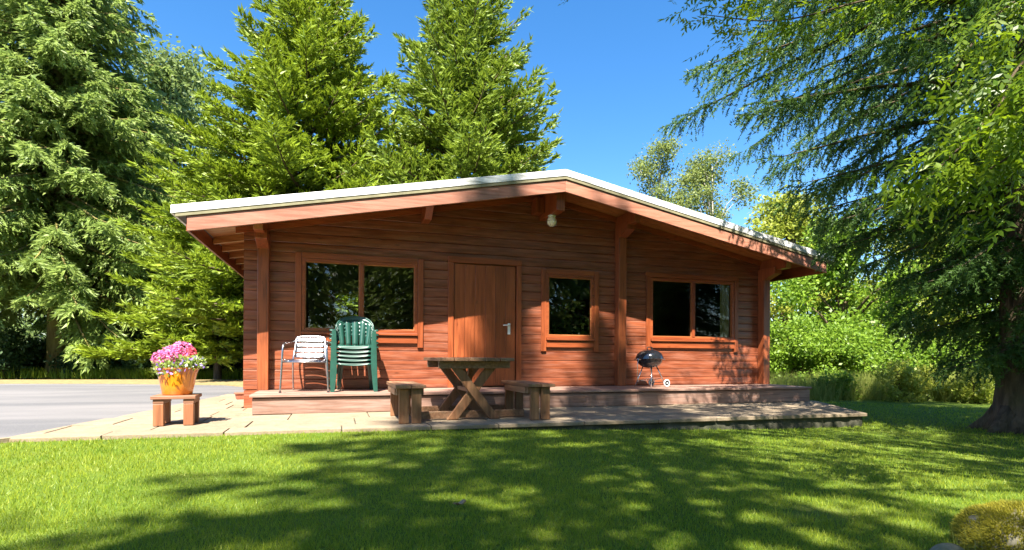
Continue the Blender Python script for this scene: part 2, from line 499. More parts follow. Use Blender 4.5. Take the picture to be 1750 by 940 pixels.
PATIO = [(-2.78, 5.98), (6.85, 5.72), (7.9, 7.42), (7.9, 8.44), (-1.25, 8.44), (-1.3, 11.5), (-1.95, 11.5), (-2.5, 7.3)]
asp = [(-14, -3.5), (-7.5, 1.4), (-4.55, 4.25), (-3.1, 5.6), (-2.72, 6.02), (-2.46, 7.3), (-1.92, 11.5), (-1.55, 13.2),
       (-2.6, 14.9), (-5.5, 16.2), (-12, 17.5), (-40, 21), (-60, 5), (-40, -8)]
g = G()
g.v = [(x, y, -0.012) for x, y in asp] + [(x, y, -0.42) for x, y in asp]
k = len(asp)
g.f = [tuple(range(k))] + [(i, i+k, (i+1) % k + k, (i+1) % k) for i in range(k)]
tag(part('driveway', g, M['asphalt']), kind='structure')
vg = [(-1.55, 13.2), (-2.6, 14.9), (-5.5, 16.2), (-12, 17.5), (-12, 19.6), (-5, 18.6), (-1.2, 17.5), (3, 17), (3, 15.0), (-1, 14.8)]
g = G()
g.v = [(x, y, -0.006) for x, y in vg] + [(x, y, -0.42) for x, y in vg]; k = len(vg)
g.f = [tuple(range(k))] + [(i, i+k, (i+1) % k + k, (i+1) % k) for i in range(k)]
tag(part('verge', g, M['verge']), kind='structure')
# thin concrete edging between asphalt and lawn
g = G()
ed = [(-7.5, 1.4), (-4.55, 4.25), (-3.1, 5.6), (-2.74, 5.96)]
for a, b in zip(ed[:-1], ed[1:]):
    g.beam((a[0], a[1], -0.09), (b[0], b[1], -0.09), 0.07, 0.19)
tag(part('kerb_edging', g, M['slab']), kind='structure')

# ------------------------------------------------------------------ patio: flagstones laid in courses, mossy front riser
def clip_poly(poly, a, b):
    """keep the part of poly left of a->b"""
    out = []
    for i in range(len(poly)):
        p, q = poly[i], poly[(i+1) % len(poly)]
        sp = (b[0]-a[0])*(p[1]-a[1])-(b[1]-a[1])*(p[0]-a[0]); sq = (b[0]-a[0])*(q[1]-a[1])-(b[1]-a[1])*(q[0]-a[0])
        if sp >= 0: out.append(p)
        if sp*sq < 0:
            t = sp/(sp-sq); out.append((p[0]+t*(q[0]-p[0]), p[1]+t*(q[1]-p[1])))
    return out
g = G()
g.v = [(x, y, -0.022) for x, y in PATIO] + [(x, y, -0.4) for x, y in PATIO]; k = len(PATIO)
g.f = [tuple(range(k))] + [(i, i+k, (i+1) % k + k, (i+1) % k) for i in range(k)]
patio = tag(part('patio', g, M['riser']), kind='structure')
mainp = [(-2.80, 5.93), (6.88, 5.67), (7.92, 7.46), (7.92, 8.43), (-1.27, 8.43), (-2.35, 8.43)]
sidep = [(-2.35, 8.43), (-1.27, 8.43), (-1.3, 11.5), (-1.95, 11.5)]
R.seed(5)
for (poly, x0, x1, y0, y1, dx, dy) in ((mainp, -3.0, 8.2, 5.6, 8.43, 0.92, 0.62), (sidep, -2.6, -1.2, 8.43, 11.5, 0.7, 0.62)):
    r = 0; y = y0
    while y < y1:
        x = x0 - (0.45 if r % 2 else 0.0)
        while x < x1:
            w = dx*R.uniform(0.8, 1.2); j = 0.006
            c = [(x+j, y+j), (x+w-j, y+j), (x+w-j, y+dy-j), (x+j, y+dy-j)]
            for i in range(len(poly)):
                if len(c) < 3: break
                c = clip_poly(c, poly[i], poly[(i+1) % len(poly)])
            if len(c) >= 3:
                area = abs(sum(c[i][0]*c[(i+1) % len(c)][1]-c[(i+1) % len(c)][0]*c[i][1] for i in range(len(c))))/2
                if area > 0.02:
                    zt = R.uniform(-0.004, 0.003); k = len(c)
                    g = G(); tx, ty = R.uniform(-0.004, 0.004), R.uniform(-0.004, 0.004)
                    cx = sum(p[0] for p in c)/k; cy = sum(p[1] for p in c)/k
                    g.v = [(px, py, zt+tx*(px-cx)+ty*(py-cy)) for px, py in c] + [(px, py, -0.045) for px, py in c]
                    g.f = [tuple(range(k)), tuple(reversed(range(k, 2*k)))] + [(i, i+k, (i+1) % k + k, (i+1) % k) for i in range(k)]
                    part('slab', g, M['slab'], patio, world=True, bevel=0.006)
            x += w
        y += dy; r += 1
# rough stones of the front riser
x = -0.6
while x < 6.75:
    w = R.uniform(0.3, 0.62)
    x2 = min(x+w, 6.86)
    yy = 5.98-(x+2.78)*0.027; y2 = 5.98-(x2+2.78)*0.027
    g = G(); d = R.uniform(0.015, 0.035)
    g.grid(lambda u, v: (x+0.008+(x2-x-0.016)*u, yy+(y2-yy)*u - d*math.sin(math.pi*u)**0.35*math.sin(math.pi*v)**0.4 + R.uniform(-.006, .006) + 0.004, -0.3+0.252*v), 6, 4)
    part('riser_stone', g, M['riser'], patio, world=True, smooth=True)
    x = x2

# ------------------------------------------------------------------ the cabin
cabin = thing('log_cabin', 'single storey red brown log cabin with low white edged gable roof and deck', 'cabin', (3.2, 11.0, 0))
# openings in the front wall: x0, x1, z0, z1
def rect(pxl, pyl, pxr, pyr, Y=YF):
    a = on_y(pxl, pyl, Y); b = on_y(pxr, pyr, Y); return a[0], b[0], b[1], a[1]
lw = rect(516, 441, 713, 569); mw = rect(933, 470, 1014, 579); rw = rect(1111, 476, 1253, 581)
dr = rect(775, 450, 881, 664)
# average the left and right readings into true horizontals
def lvl(pts): return sum(on_y(px, py, YF)[1] for px, py in pts)/len(pts)
LW = (lw[0], lw[1], lvl([(516, 566), (712, 570)]), lvl([(516, 441), (712, 452)]))
MW = (mw[0], mw[1], lvl([(935, 578), (1012, 578)]), lvl([(935, 469), (1012, 472)]))
RW = (rw[0], rw[1], lvl([(1112, 580), (1252, 581)]), lvl([(1112, 475), (1252, 481)]))
DR = (dr[0], dr[1], DECK, lvl([(776, 449), (880, 455)]))
OPEN = [LW, MW, RW, DR]

wall = part('wall', G().box(XL+0.06, XR-0.06, YB-0.04, YB, 0.0, 0.3), M['interior'], cabin, world=True)
# lining of the front wall around its openings, side walls, back wall with its own window, floor
g = G()
bx = sorted({XL+0.05, XR-0.05, *[o[0] for o in OPEN], *[o[1] for o in OPEN]})
bz = sorted({0.05, 2.62, *[o[2] for o in OPEN], *[o[3] for o in OPEN]})
for a, b in zip(bx[:-1], bx[1:]):
    for c, d in zip(bz[:-1], bz[1:]):
        mx, mz = (a+b)/2, (c+d)/2
        if not any(o[0] < mx < o[1] and o[2] < mz < o[3] for o in OPEN): g.box(a, b, 8.515, 8.545, c, d)
part('wall_lining', g, M['interior'], wall, world=True)
bxa, bza = on_y(572, 548, YB); bxb, bzb = on_y(612, 503, YB)
bw = (bxa, bxb, bza, bzb)
g = G()
g.box(XL+0.05, bw[0], YB-0.1, YB-0.05, 0.3, 2.75).box(bw[1], XR-0.05, YB-0.1, YB-0.05, 0.3, 2.75)
g.box(bw[0], bw[1], YB-0.1, YB-0.05, 0.3, bw[2]).box(bw[0], bw[1], YB-0.1, YB-0.05, bw[3], 2.75)
part('back_wall', g, M['log'], wall, world=True)
g = G().box(XL+0.05, XR-0.05, 8.55, YB-0.11, 0.17, 0.2)
part('side_lining', G().box(XL+0.05, XL+0.062, 8.55, YB-0.11, 0.05, 2.75).box(XR-0.062, XR-0.05, 8.55, YB-0.11, 0.05, 2.75).box(XL+0.07, XR-0.07, 8.62, YB-0.11, 2.36, 2.38), M['interior'], wall, world=True)
part('floor_boards', g, M['interior'], wall, world=True)
g = G().add([(XL+0.05, YB, 2.7), (XR-0.05, YB, 2.7), (RIDGE_X, YB, 3.6)], [(0, 1, 2)])
part('back_gable', g, M['log'], wall, world=True)

def log_piece(x0, x1, z0, z1, clip, dy=0.0):
    """a front log with chamfered edges; ends follow the roof slope when clip is set"""
    c = min(0.007, (z1-z0)*0.25)
    prof = [(8.508, z0), (8.4565, z0), (8.4495, z0+c), (8.4475, z0+(z1-z0)*0.35), (8.4475, z0+(z1-z0)*0.65), (8.4495, z1-c), (8.4565, z1), (8.508, z1)]
    def xl(z): return max(x0, EAVE_L + (z+0.13-EAVE_Z)/PITCH_L) if clip else x0
    def xr(z): return min(x1, EAVE_R - (z+0.13-EAVE_Z)/PITCH_R) if clip else x1
    if clip and xr(z1)-xl(z1) < 0.06: return None
    g = G(); k = len(prof)
    g.v = [(xl(z), y+dy, z) for y, z in prof] + [(xr(z), y+dy, z) for y, z in prof]
    g.f = [(i, i+k, (i+1) % k + k, (i+1) % k)[::-1] for i in range(k)] + [tuple(range(k))[::-1], tuple(range(k, 2*k))]
    return g
R.seed(11)
CH = 0.1395
z = DECK + 0.003
while z < RIDGE_Z-0.2:
    z1 = z + CH
    xs_ = sorted({XL, XR, *[v for o in OPEN for v in o[:2] if o[3] > z and o[2] < z1]})
    pieces = []
    for a, b in zip(xs_[:-1], xs_[1:]):
        mx = (a+b)/2; ints = [(z, z1)]
        for o in OPEN:
            if o[0] < mx < o[1]:
                new = []
                for c, d in ints:
                    if o[3] <= c or o[2] >= d: new.append((c, d)); continue
                    if o[2] > c+0.015: new.append((c, o[2]))
                    if o[3] < d-0.015: new.append((o[3], d))
                ints = new
        for c, d in ints:
            if pieces and abs(pieces[-1][1]-a) < 1e-6 and pieces[-1][2:] == (c, d): pieces[-1] = (pieces[-1][0], b, c, d)
            else: pieces.append((a, b, c, d))
    dyy = R.uniform(-0.0025, 0.0025)
    for a, b, c, d in pieces:
        gg = log_piece(a, b, c+0.0015, d-0.0015, z1 > 2.4, dyy)
        if gg: part('log', gg, M['log'], wall, world=True)
    z = z1
# side wall logs (left and right flank)
z = 0.11
while z < 2.62:
    for xa, xb in ((XL+0.002, XL+0.048), (XR-0.048, XR-0.002)):
        part('log', G().box(xa, xb, 8.512, YB-0.04, z+0.003, z+CH-0.003), M['log_y'], wall, world=True, bevel=0.01)
    z += CH
# sill beam below the logs
part('sill_beam', G().box(XL+0.01, XR-0.01, 8.44, 8.50, 0.0, DECK-0.004), M['log'], cabin, world=True)

# posts: cross wall ends standing proud of the facade
PW = 0.145
for (pa, pb) in ((440, 458), (1055, 1073), (1304, 1317.5)):
    xa = on_y(pa, 560, 8.29)[0]; xb = on_y(pb, 560, 8.29)[0]
    xc = (xa+xb)/2
    zt = roof_z(xc)-0.30
    p = part('post', G().box(xc-PW/2, xc+PW/2, 8.29, 8.443, DECK+0.002, zt), M['post'], cabin, world=True, bevel=0.008)
    # projecting bracket at the head of the post
    g = G()
    w = PW/2+0.004
    g.hexa([(xc-w, 8.03, zt-0.10), (xc+w, 8.03, zt-0.10), (xc+w, 8.442, zt-0.24), (xc-w, 8.442, zt-0.24),
            (xc-w, 8.03, zt+0.012), (xc+w, 8.03, zt+0.012), (xc+w, 8.442, zt+0.012), (xc-w, 8.442, zt+0.012)])
    part('bracket', g, M['trim_z'], p, world=True, bevel=0.006)
# ------------------------------------------------------------------ roof
roof = G()
def slope(g, x0, x1, t0, t1, y0, y1):
    """a slab following the roof slope between x0 and x1, t0/t1 metres under the roof top line"""
    a, b = roof_z(x0), roof_z(x1)
    return g.hexa([(x0, y0, a-t1), (x1, y0, b-t1), (x1, y1, b-t1), (x0, y1, a-t1), (x0, y0, a-t0), (x1, y0, b-t0), (x1, y1, b-t0), (x0, y1, a-t0)])
slope(roof, EAVE_L+0.02, RIDGE_X, 0.012, 0.10, YR+0.028, 15.3)
slope(roof, RIDGE_X, EAVE_R-0.02, 0.012, 0.10, YR+0.028, 15.3)
roofo = part('roof', roof, M['felt'], cabin, world=True)
for x0, x1, e0, e1 in ((EAVE_L, RIDGE_X, 0.07, 0.0), (RIDGE_X, EAVE_R, 0.0, 0.07)):
    # the white capping is made of lengths butted together
    cuts = [x0, x0+(x1-x0)*0.52, x1]
    for a, b in zip(cuts[:-1], cuts[1:]):
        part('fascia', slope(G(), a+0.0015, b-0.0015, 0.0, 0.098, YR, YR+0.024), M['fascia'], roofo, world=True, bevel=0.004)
    part('fascia_edge', slope(G(), x0+e0*0.7, x1-e1*0.7, 0.1, 0.140, YR+0.008, YR+0.05), M['olive'], roofo, world=True)
    s0, s1 = (x0+0.17, x1-0.001) if e0 else (x0+0.001, x1-0.17)
    part('bargeboard', slope(G(), s0, s1, 0.148, 0.325, YR+0.026, YR+0.058), M['barge'], roofo, world=True, bevel=0.004)
    part('packing_strip', slope(G(), s0+0.02, s1-0.02, 0.141, 0.147, YR+0.03, YR+0.055), M['log_y'], roofo, world=True)
    part('gable_trim', slope(G(), max(s0, XL-0.1), min(s1, XR+0.1), 0.131, 0.215, 8.405, 8.443), M['trim_x'], roofo, world=True)
    y = YR+0.062
    while y < 13.6:
        part('soffit_plank', slope(G(), s0+0.015, s1-0.003, 0.102, 0.126, y+0.003, y+0.137), M['soffit'], roofo, world=True, bevel=0.005)
        y += 0.14
for sx, xx in ((1, EAVE_L+0.155), (-1, EAVE_R-0.155)):
    z_ = roof_z(xx)
    part('eave_board', G().box(min(xx, xx+sx*0.03), max(xx, xx+sx*0.03), YR+0.062, 15.2, z_-0.315, z_-0.128), M['log_y'], roofo, world=True)
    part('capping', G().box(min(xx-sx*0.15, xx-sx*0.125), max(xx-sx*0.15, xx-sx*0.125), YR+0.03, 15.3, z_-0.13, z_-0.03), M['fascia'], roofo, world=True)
# rafters show beneath the left overhang
for i in range(7):
    y = 8.9+0.62*i
    part('rafter', slope(G(), EAVE_L+0.19, XL-0.003, 0.128, 0.22, y, y+0.055), M['soffit'], roofo, world=True)
    part('rafter', slope(G(), XR+0.003, EAVE_R-0.19, 0.128, 0.22, y, y+0.055), M['soffit'], roofo, world=True)
# ridge beam and purlins poking out of the gable
def purlin(xc, w, top, h, y0, cut):
    z_ = roof_z(xc)-top
    g = G()
    g.hexa([(xc-w, y0+cut, z_-h), (xc+w, y0+cut, z_-h), (xc+w, 8.442, z_-h), (xc-w, 8.442, z_-h),
            (xc-w, y0, z_), (xc+w, y0, z_), (xc+w, 8.442, z_), (xc-w, 8.442, z_)])
    return g
rb = part('ridge_beam', purlin(RIDGE_X, 0.068, 0.15, 0.41, 7.70, 0.0), M['trim_z'], cabin, world=True, bevel=0.006)
part('ridge_corbel', G().box(RIDGE_X-0.21, RIDGE_X-0.075, 8.2, 8.441, roof_z(RIDGE_X-0.2)-0.44, roof_z(RIDGE_X-0.2)-0.2), M['trim_z'], rb, world=True, bevel=0.006)
xp = on_y(735, 370, 7.95)[0]
part('purlin', purlin(xp, 0.055, 0.128, 0.25, 7.78, 0.35), M['trim_z'], cabin, world=True, bevel=0.006)
for px in (1064, 449, 1313):
    xp = on_y(px, 400, 8.3)[0]
    part('purlin', purlin(xp, 0.058, 0.128, 0.2, 7.75, 0.08), M['trim_z'], cabin, world=True, bevel=0.006)

# ------------------------------------------------------------------ windows and door
def window(o, panes, mull=0.055, head_over=0.0, side_low=0.12):
    x0, x1, z0, z1 = o
    fr = 0.045
    g = G()
    ya, yb = 8.425, 8.51
    g.box(x0, x0+fr, ya, yb, z0, z1).box(x1-fr, x1, ya, yb, z0, z1)
    g.box(x0+fr, x1-fr, ya, yb, z1-fr, z1).box(x0+fr, x1-fr, ya, yb, z0, z0+fr)
    w = part('window', g, M['trim_x'], cabin, world=True, bevel=0.004)
    xa, xb, za, zb = x0+fr, x1-fr, z0+fr, z1-fr
    wid = (xb-xa-mull*(panes-1))/panes
    for i in range(panes):
        a = xa+i*(wid+mull); b = a+wid
        if i:
            part('mullion', G().box(a-mull, a, ya-0.008, yb, za, zb), M['trim_z'], w, world=True, bevel=0.004)
        bd = 0.012
        g = G().box(a, a+bd, 8.447, 8.462, za, zb).box(b-bd, b, 8.447, 8.462, za, zb).box(a+bd, b-bd, 8.447, 8.462, za, za+bd).box(a+bd, b-bd, 8.447, 8.462, zb-bd, zb)
        part('glazing_bead', g, M['soffit'], w, world=True)
        part('pane', G().add([(a, 8.468, za), (b, 8.468, za), (b, 8.468, zb), (a, 8.468, zb)], [(0, 1, 2, 3)]), M['glass'], w, world=True)
    # casing boards: two uprights that run past the sill, a head and an apron
    cw = 0.085
    for a in (x0-cw-0.002, x1+0.002):
        part('casing', G().box(a, a+cw, 8.415, 8.444, z0-side_low-0.10, z1+0.075), M['trim_z'], w, world=True, bevel=0.004)
    ho = head_over
    part('casing', G().box(x0-ho, x1+ho*0.3, 8.40 if ho else 8.418, 8.414 if ho else 8.444, z1+0.002, z1+0.085), M['trim_x'], w, world=True, bevel=0.004)
    part('sill', G().box(x0+0.002, x1-0.002, 8.385, 8.444, z0-0.04, z0-0.003), M['trim_x'], w, world=True, bevel=0.005)
    part('apron', G().box(x0+0.002, x1-0.002, 8.412, 8.444, z0-0.155, z0-0.055), M['trim_x'], w, world=True, bevel=0.004)
    return w
window(LW, 2); window(MW, 1); wr = window(RW, 2, head_over=0.12)
# curtain inside the right window, in folds
cx0 = on_y(1231, 530, 8.53)[0]; cx1 = on_y(1249, 530, 8.53)[0]
g = G().grid(lambda u, v: (cx0+(cx1-cx0)*u, 8.53+0.02*math.sin(u*24+v*0.6), RW[2]-0.1+(RW[3]-RW[2]+0.2)*v), 36, 6)
tag(part('curtain', g, M['curtain'], None, smooth=True, solid=0.004), 'pale cream curtain gathered at the right side of the rightmost window', 'curtain')
# back window seen through the left window
g = G()
f = 0.05
g.box(bw[0]-f, bw[0], YB-0.12, YB-0.03, bw[2]-f, bw[3]+f).box(bw[1], bw[1]+f, YB-0.12, YB-0.03, bw[2]-f, bw[3]+f)
g.box(bw[0], bw[1], YB-0.12, YB-0.03, bw[2]-f, bw[2]).box(bw[0], bw[1], YB-0.12, YB-0.03, bw[3], bw[3]+f)
wb = part('window', g, M['soffit'], cabin, world=True)
part('pane', G().add([(bw[0], YB-0.07, bw[2]), (bw[1], YB-0.07, bw[2]), (bw[1], YB-0.07, bw[3]), (bw[0], YB-0.07, bw[3])], [(0, 1, 2, 3)]), M['glass'], wb, world=True)

x0, x1, z0, z1 = DR
g = G().box(x0+0.01, x1-0.01, 8.455, 8.505, z0+0.02, z1-0.01)
door = part('door', g, M['door'], cabin, world=True)
npl = 6; w = (x1-x0-0.03)/npl
for i in range(npl):
    a = x0+0.015+i*w
    part('plank', G().box(a+0.002, a+w-0.002, 8.438, 8.4545, z0+0.025, z1-0.012), M['door'], door, world=True, bevel=0.005)
for a in (x0-0.085, x1):
    part('door_frame', G().box(a, a+0.085, 8.412, 8.444, DECK+0.002, z1+0.0), M['trim_z'], door, world=True, bevel=0.004)
part('door_frame', G().box(x0-0.085, x1+0.085, 8.41, 8.444, z1+0.002, z1+0.095), M['trim_x'], door, world=True, bevel=0.004)
hx, hz = on_y(870, 560, 8.43)
h = part('handle_plate', G().box(hx-0.022, hx+0.022, 8.429, 8.4375, hz-0.11, hz+0.07), M['white_metal'], door, world=True, bevel=0.004)
g = G().tube([(hx, 8.43, hz+0.035), (hx, 8.38, hz+0.035)], 0.011, 8).tube([(hx+0.005, 8.382, hz+0.035), (hx-0.06, 8.378, hz+0.037), (hx-0.115, 8.385, hz+0.034)], [0.011, 0.010, 0.008], 8)
part('lever', g, M['white_metal'], h, world=True, smooth=True)

# porch lamp fixed under the ridge beam
lx, ly = RIDGE_X-0.02, 8.02
lz = roof_z(RIDGE_X)-0.15-0.41
lamp = thing('porch_lamp', 'small round caged porch lamp under the ridge beam of the cabin', 'lamp', (lx, ly, lz-0.16))
g = G().lathe([(0.001, 0.158), (0.06, 0.158), (0.06, 0.135), (0.045, 0.13), (0.001, 0.13)], seg=20)
part('lamp_base', g, M['white_metal'], lamp, smooth=False)
g = G().lathe([(0.001, -0.01)] + [(0.075*math.sin(a), 0.068-0.078*math.cos(a)) for a in [0.3, 0.6, 0.9, 1.2, 1.5, 1.8, 2.1, 2.4]] + [(0.035, 0.135)], seg=20)
part('globe', g, M['lampglass'], lamp, smooth=True)
for k in range(4):
    a0 = math.pi*k/4
    pts = [(0.081*math.cos(t)*math.cos(a0), 0.081*math.cos(t)*math.sin(a0), 0.068+0.083*math.sin(t)) for t in [math.pi+i*math.pi/10 for i in range(11)]]
    part('cage_wire', G().tube(pts, 0.003, 5), M['steel'], lamp)
part('cage_ring', G().tube([(0.082*math.cos(i*math.pi/10), 0.082*math.sin(i*math.pi/10), 0.07) for i in range(21)], 0.003, 5), M['steel'], lamp)

# ------------------------------------------------------------------ deck
deck = thing('deck', 'low timber deck with plank nosing and front boards running along the cabin', 'deck', (3.3, 7.9, 0))
DX0, DX1 = -1.02, 7.76
y = DY0+0.002; i = 0
while y < 8.42:
    y1 = min(y+0.135, 8.438)
    cuts = [DX0, DX0+2.9+R.uniform(-.6, .6), DX0+5.9+R.uniform(-.6, .6), DX1]
    for a, b in zip(cuts[:-1], cuts[1:]):
        part('deck_board', G().box(a+0.002, b-0.002, y+0.003, y1-0.003, DECK-0.034, DECK+R.uniform(-0.002, 0.001)), M['deckw'], deck, world=True, bevel=0.005)
    y += 0.136
cuts = [DX0+0.03, 1.05, 4.4, DX1-0.02]
for a, b in zip(cuts[:-1], cuts[1:]):
    part('front_board', G().box(a+0.002, b-0.002, DY0+0.035, DY0+0.07, 0.004, DECK-0.05), M['deckw'], deck, world=True, bevel=0.004)
    part('rim_joist', G().box(a, b, DY0+0.075, DY0+0.12, 0.003, DECK-0.036), M['deckw'], deck, world=True)
for xx in (DX0+0.03, DX1-0.055):
    part('end_board', G().box(xx, xx+0.03, DY0+0.122, 8.436, 0.004, DECK-0.037), M['deckw'], deck, world=True)
# ------------------------------------------------------------------ picnic table and two benches
tbl = thing('picnic_table', 'weathered wooden picnic table with crossed legs in front of the door', 'table', (1.53, 6.63, 0.0), math.radians(1.5))
TW, TL, TH = 0.45, 0.50, 0.725
for i in range(5):
    a = -TW + i*(2*TW/5)
    part('plank', G().box(a+0.004, a+2*TW/5-0.004, -TL+R.uniform(-.006, .006), TL+R.uniform(-.006, .006), TH-0.04, TH+R.uniform(-.002, .002)), M['bench'], tbl, bevel=0.005)
for sy in (-0.34, 0.34):
    part('cleat', G().box(-0.43, 0.43, sy-0.05, sy-0.01, TH-0.125, TH-0.042), M['bench'], tbl, bevel=0.004)
    for sx in (-1, 1):
        yy = sy + (0.016 if sx > 0 else -0.032+0.055)
        yy = sy + (0.0 if sx > 0 else 0.047)
        part('leg', G().beam((sx*-0.27, yy+0.015, TH-0.05), (sx*0.25, yy+0.015, 0.035), 0.045, 0.105, up=(0, 1, 0)) if False else
             G().hexa([(sx*0.25-0.065, yy-0.022, 0.003), (sx*0.25+0.065, yy-0.022, 0.003), (sx*0.25+0.065, yy+0.022, 0.003), (sx*0.25-0.065, yy+0.022, 0.003),
                       (-sx*0.27-0.065, yy-0.022, TH-0.045), (-sx*0.27+0.065, yy-0.022, TH-0.045), (-sx*0.27+0.065, yy+0.022, TH-0.045), (-sx*0.27-0.065, yy+0.022, TH-0.045)]),
             M['bench_z'], tbl, bevel=0.005)
    part('foot_rail', G().box(-0.66, 0.66, sy+0.075, sy+0.115, 0.012, 0.098), M['bench'], tbl, bevel=0.005)
part('stretcher', G().box(-0.045, 0.045, -0.31, 0.3, 0.315, 0.365), M['bench'], tbl, bevel=0.004)
for sy in (-1, 1):
    part('brace', G().hexa([(-0.03, sy*0.05-0.03, 0.366), (0.03, sy*0.05-0.03, 0.366), (0.03, sy*0.05+0.03, 0.366), (-0.03, sy*0.05+0.03, 0.366),
                            (-0.03, sy*0.25-0.03, TH-0.043), (0.03, sy*0.25-0.03, TH-0.043), (0.03, sy*0.25+0.03, TH-0.043), (-0.03, sy*0.25+0.03, TH-0.043)]), M['bench_z'], tbl)

def bench(label, loc, rz, rnd):
    rr = random.Random(rnd)
    b = thing('bench', label, 'bench', loc, rz, 'benches beside the picnic table')
    H, W, L = 0.425, 0.165, 0.47
    for a, c in ((-W, -0.004), (0.004, W)):
        part('seat_plank', G().box(a, c, -L+rr.uniform(-.008, .008), L, H-0.038, H+rr.uniform(-.002, .002)), M['bench'], b, bevel=0.005)
    for sy in (-1, 1):
        y = sy*0.36
        part('cleat', G().box(-0.145, 0.145, y-0.022, y+0.022, H-0.115, H-0.04), M['bench'], b, bevel=0.004)
        for sx in (-1, 1):
            xx = sx*0.068
            part('leg', G().box(xx-0.055, xx+0.055, y-0.066, y-0.024, 0.003, H-0.045) if sy < 0 else G().box(xx-0.055, xx+0.055, y+0.024, y+0.066, 0.003, H-0.045), M['bench_z'], b, bevel=0.005)
    for sx in (-1, 1):
        part('side_rail', G().box(sx*0.145-0.016, sx*0.145+0.016, -0.335, 0.335, H-0.115, H-0.04), M['bench'], b, bevel=0.004)
    return b
bench('dark weathered bench at the left side of the picnic table', (0.765, 6.49, 0.0), math.radians(1.0), 1)
bench('sun bleached reddish bench at the right side of the picnic table', (2.25, 6.47, 0.0), math.radians(4.0), 2)

# ------------------------------------------------------------------ stool with the flower pot
sx_, sy_ = on_z(297, 727, 0.0)
sy_ += 0.12
SS = 0.91
stool = thing('stool', 'low square wooden stool carrying the flower pot', 'stool', (sx_, sy_, 0.0), math.radians(3))
for i in range(3):
    a = -0.215+i*0.1433
    part('top_plank', G().box(-0.225, 0.225, a+0.003, a+0.1403, 0.305, 0.345+R.uniform(-.002, .002)), M['stool_x'], stool, bevel=0.006)
for ax in (-1, 1):
    part('cross_bar', G().box(ax*0.15-0.054, ax*0.15+0.054, -0.195, 0.205, 0.255, 0.303), M['stool_x'], stool, bevel=0.004)
    for ay in (-1, 1):
        part('leg', G().box(ax*0.15-0.052, ax*0.15+0.052, ay*0.15-0.045, ay*0.15+0.045, 0.003, 0.253), M['stool'], stool, bevel=0.006)

stool.scale = (SS, SS, SS)
pz = 0.346*SS+0.001
pot = thing('flower_pot', 'glossy orange glazed flower pot with wavy brown upper part on a low stool', 'flower pot', (sx_, sy_+0.01, pz))
g = G().lathe([(0.001, 0.0), (0.135, 0.0), (0.142, 0.01), (0.163, 0.12), (0.182, 0.22), (0.196, 0.262), (0.206, 0.272), (0.208, 0.284), (0.198, 0.288), (0.186, 0.28), (0.172, 0.22), (0.16, 0.2)], seg=40)
part('pot_body', g, M['pot'], pot, smooth=True)
part('soil', G().lathe([(0.175, 0.238), (0.09, 0.25), (0.001, 0.252)], seg=24), M['soil'], pot, smooth=True)

# ---- numpy leaf helpers
def unit(a): return a/np.maximum(np.linalg.norm(a, axis=1, keepdims=True), 1e-9)
def side_of(D, rng):
    r = unit(rng.normal(size=D.shape)); return unit(np.cross(D, r))
def diamonds(P, D, U, L, W):
    L = np.asarray(L)[:, None]; W = np.asarray(W)[:, None]
    V = np.stack([P, P+D*L*0.45+U*W*0.5, P+D*L, P+D*L*0.45-U*W*0.5], 1).reshape(-1, 3)
    return V, np.arange(len(P)*4).reshape(-1, 4)
def blades(P, D, U, L, W):
    L = np.asarray(L)[:, None]; W = np.asarray(W)[:, None]
    V = np.stack([P-U*W*0.5, P+U*W*0.5, P+D*L], 1).reshape(-1, 3)
    return V, np.arange(len(P)*3).reshape(-1, 3)
def ball(n, rng, c, r, shell=0.35):
    d = unit(rng.normal(size=(n, 3))); k = (shell+(1-shell)*rng.random(n)**0.6)[:, None]
    return np.array(c)+d*k*np.array(r), d

plant_base = Vector((sx_, sy_+0.01, pz+0.25))
def plant(name, label, loc): return thing(name, label, 'flowers', tuple(loc))
rng = np.random.default_rng(3)
# pink hydrangea heads
hyd = plant('pink_flower_plant', 'mass of bright pink flower heads planted in the orange pot', plant_base)
for hname, c, r, mm in (('flower_head', (-0.13, -0.02, 0.13), (0.10, 0.1, 0.085), 'pink'), ('flower_head', (-0.035, -0.05, 0.15), (0.1, 0.09, 0.08), 'pink'),
                        ('flower_head', (0.035, 0.02, 0.235), (0.10, 0.09, 0.075), 'pink'), ('flower_head', (-0.07, 0.06, 0.19), (0.1, 0.09, 0.075), 'pink'),
                        ('flower_head', (0.12, 0.0, 0.19), (0.055, 0.06, 0.055), 'red')):
    nn = 420 if mm == 'pink' else 170
    P, d = ball(nn, rng, c, r, 0.8)
    D = unit(np.cross(d, unit(rng.normal(size=d.shape)))*0.9 + d*0.45)
    V, Fq = diamonds(P, D, unit(np.cross(D, d)), rng.uniform(0.018, 0.028, nn), rng.uniform(0.016, 0.024, nn))
    np_mesh(hname, V, Fq, M[mm], hyd, rng.random(nn))
g = G()
for a in range(9):
    t = a*0.7
    g.tube([(0.03*math.cos(t), 0.03*math.sin(t), -0.03), (-0.03+0.09*math.cos(t), 0.05*math.sin(t), 0.08), (-0.03+0.12*math.cos(t), 0.06*math.sin(t), 0.14)], 0.004, 5)
part('stem', g, M['pot_leaf'], hyd)
nn = 260; P, d = ball(nn, rng, (-0.03, -0.01, 0.07), (0.19, 0.15, 0.09), 0.5)
D = unit(d+np.array([0, 0, -0.1])+0.5*rng.normal(size=d.shape)); V, Fq = diamonds(P, D, side_of(D, rng), rng.uniform(0.04, 0.075, nn), rng.uniform(0.02, 0.035, nn))
tag(np_mesh('leaf_mass', V, Fq, M['pot_leaf'], hyd, rng.random(nn)), kind='stuff')
lob = plant('violet_flower_plant', 'trailing white and violet bedding flowers round the rim of the orange pot', plant_base + Vector((0.05, -0.05, 0)))
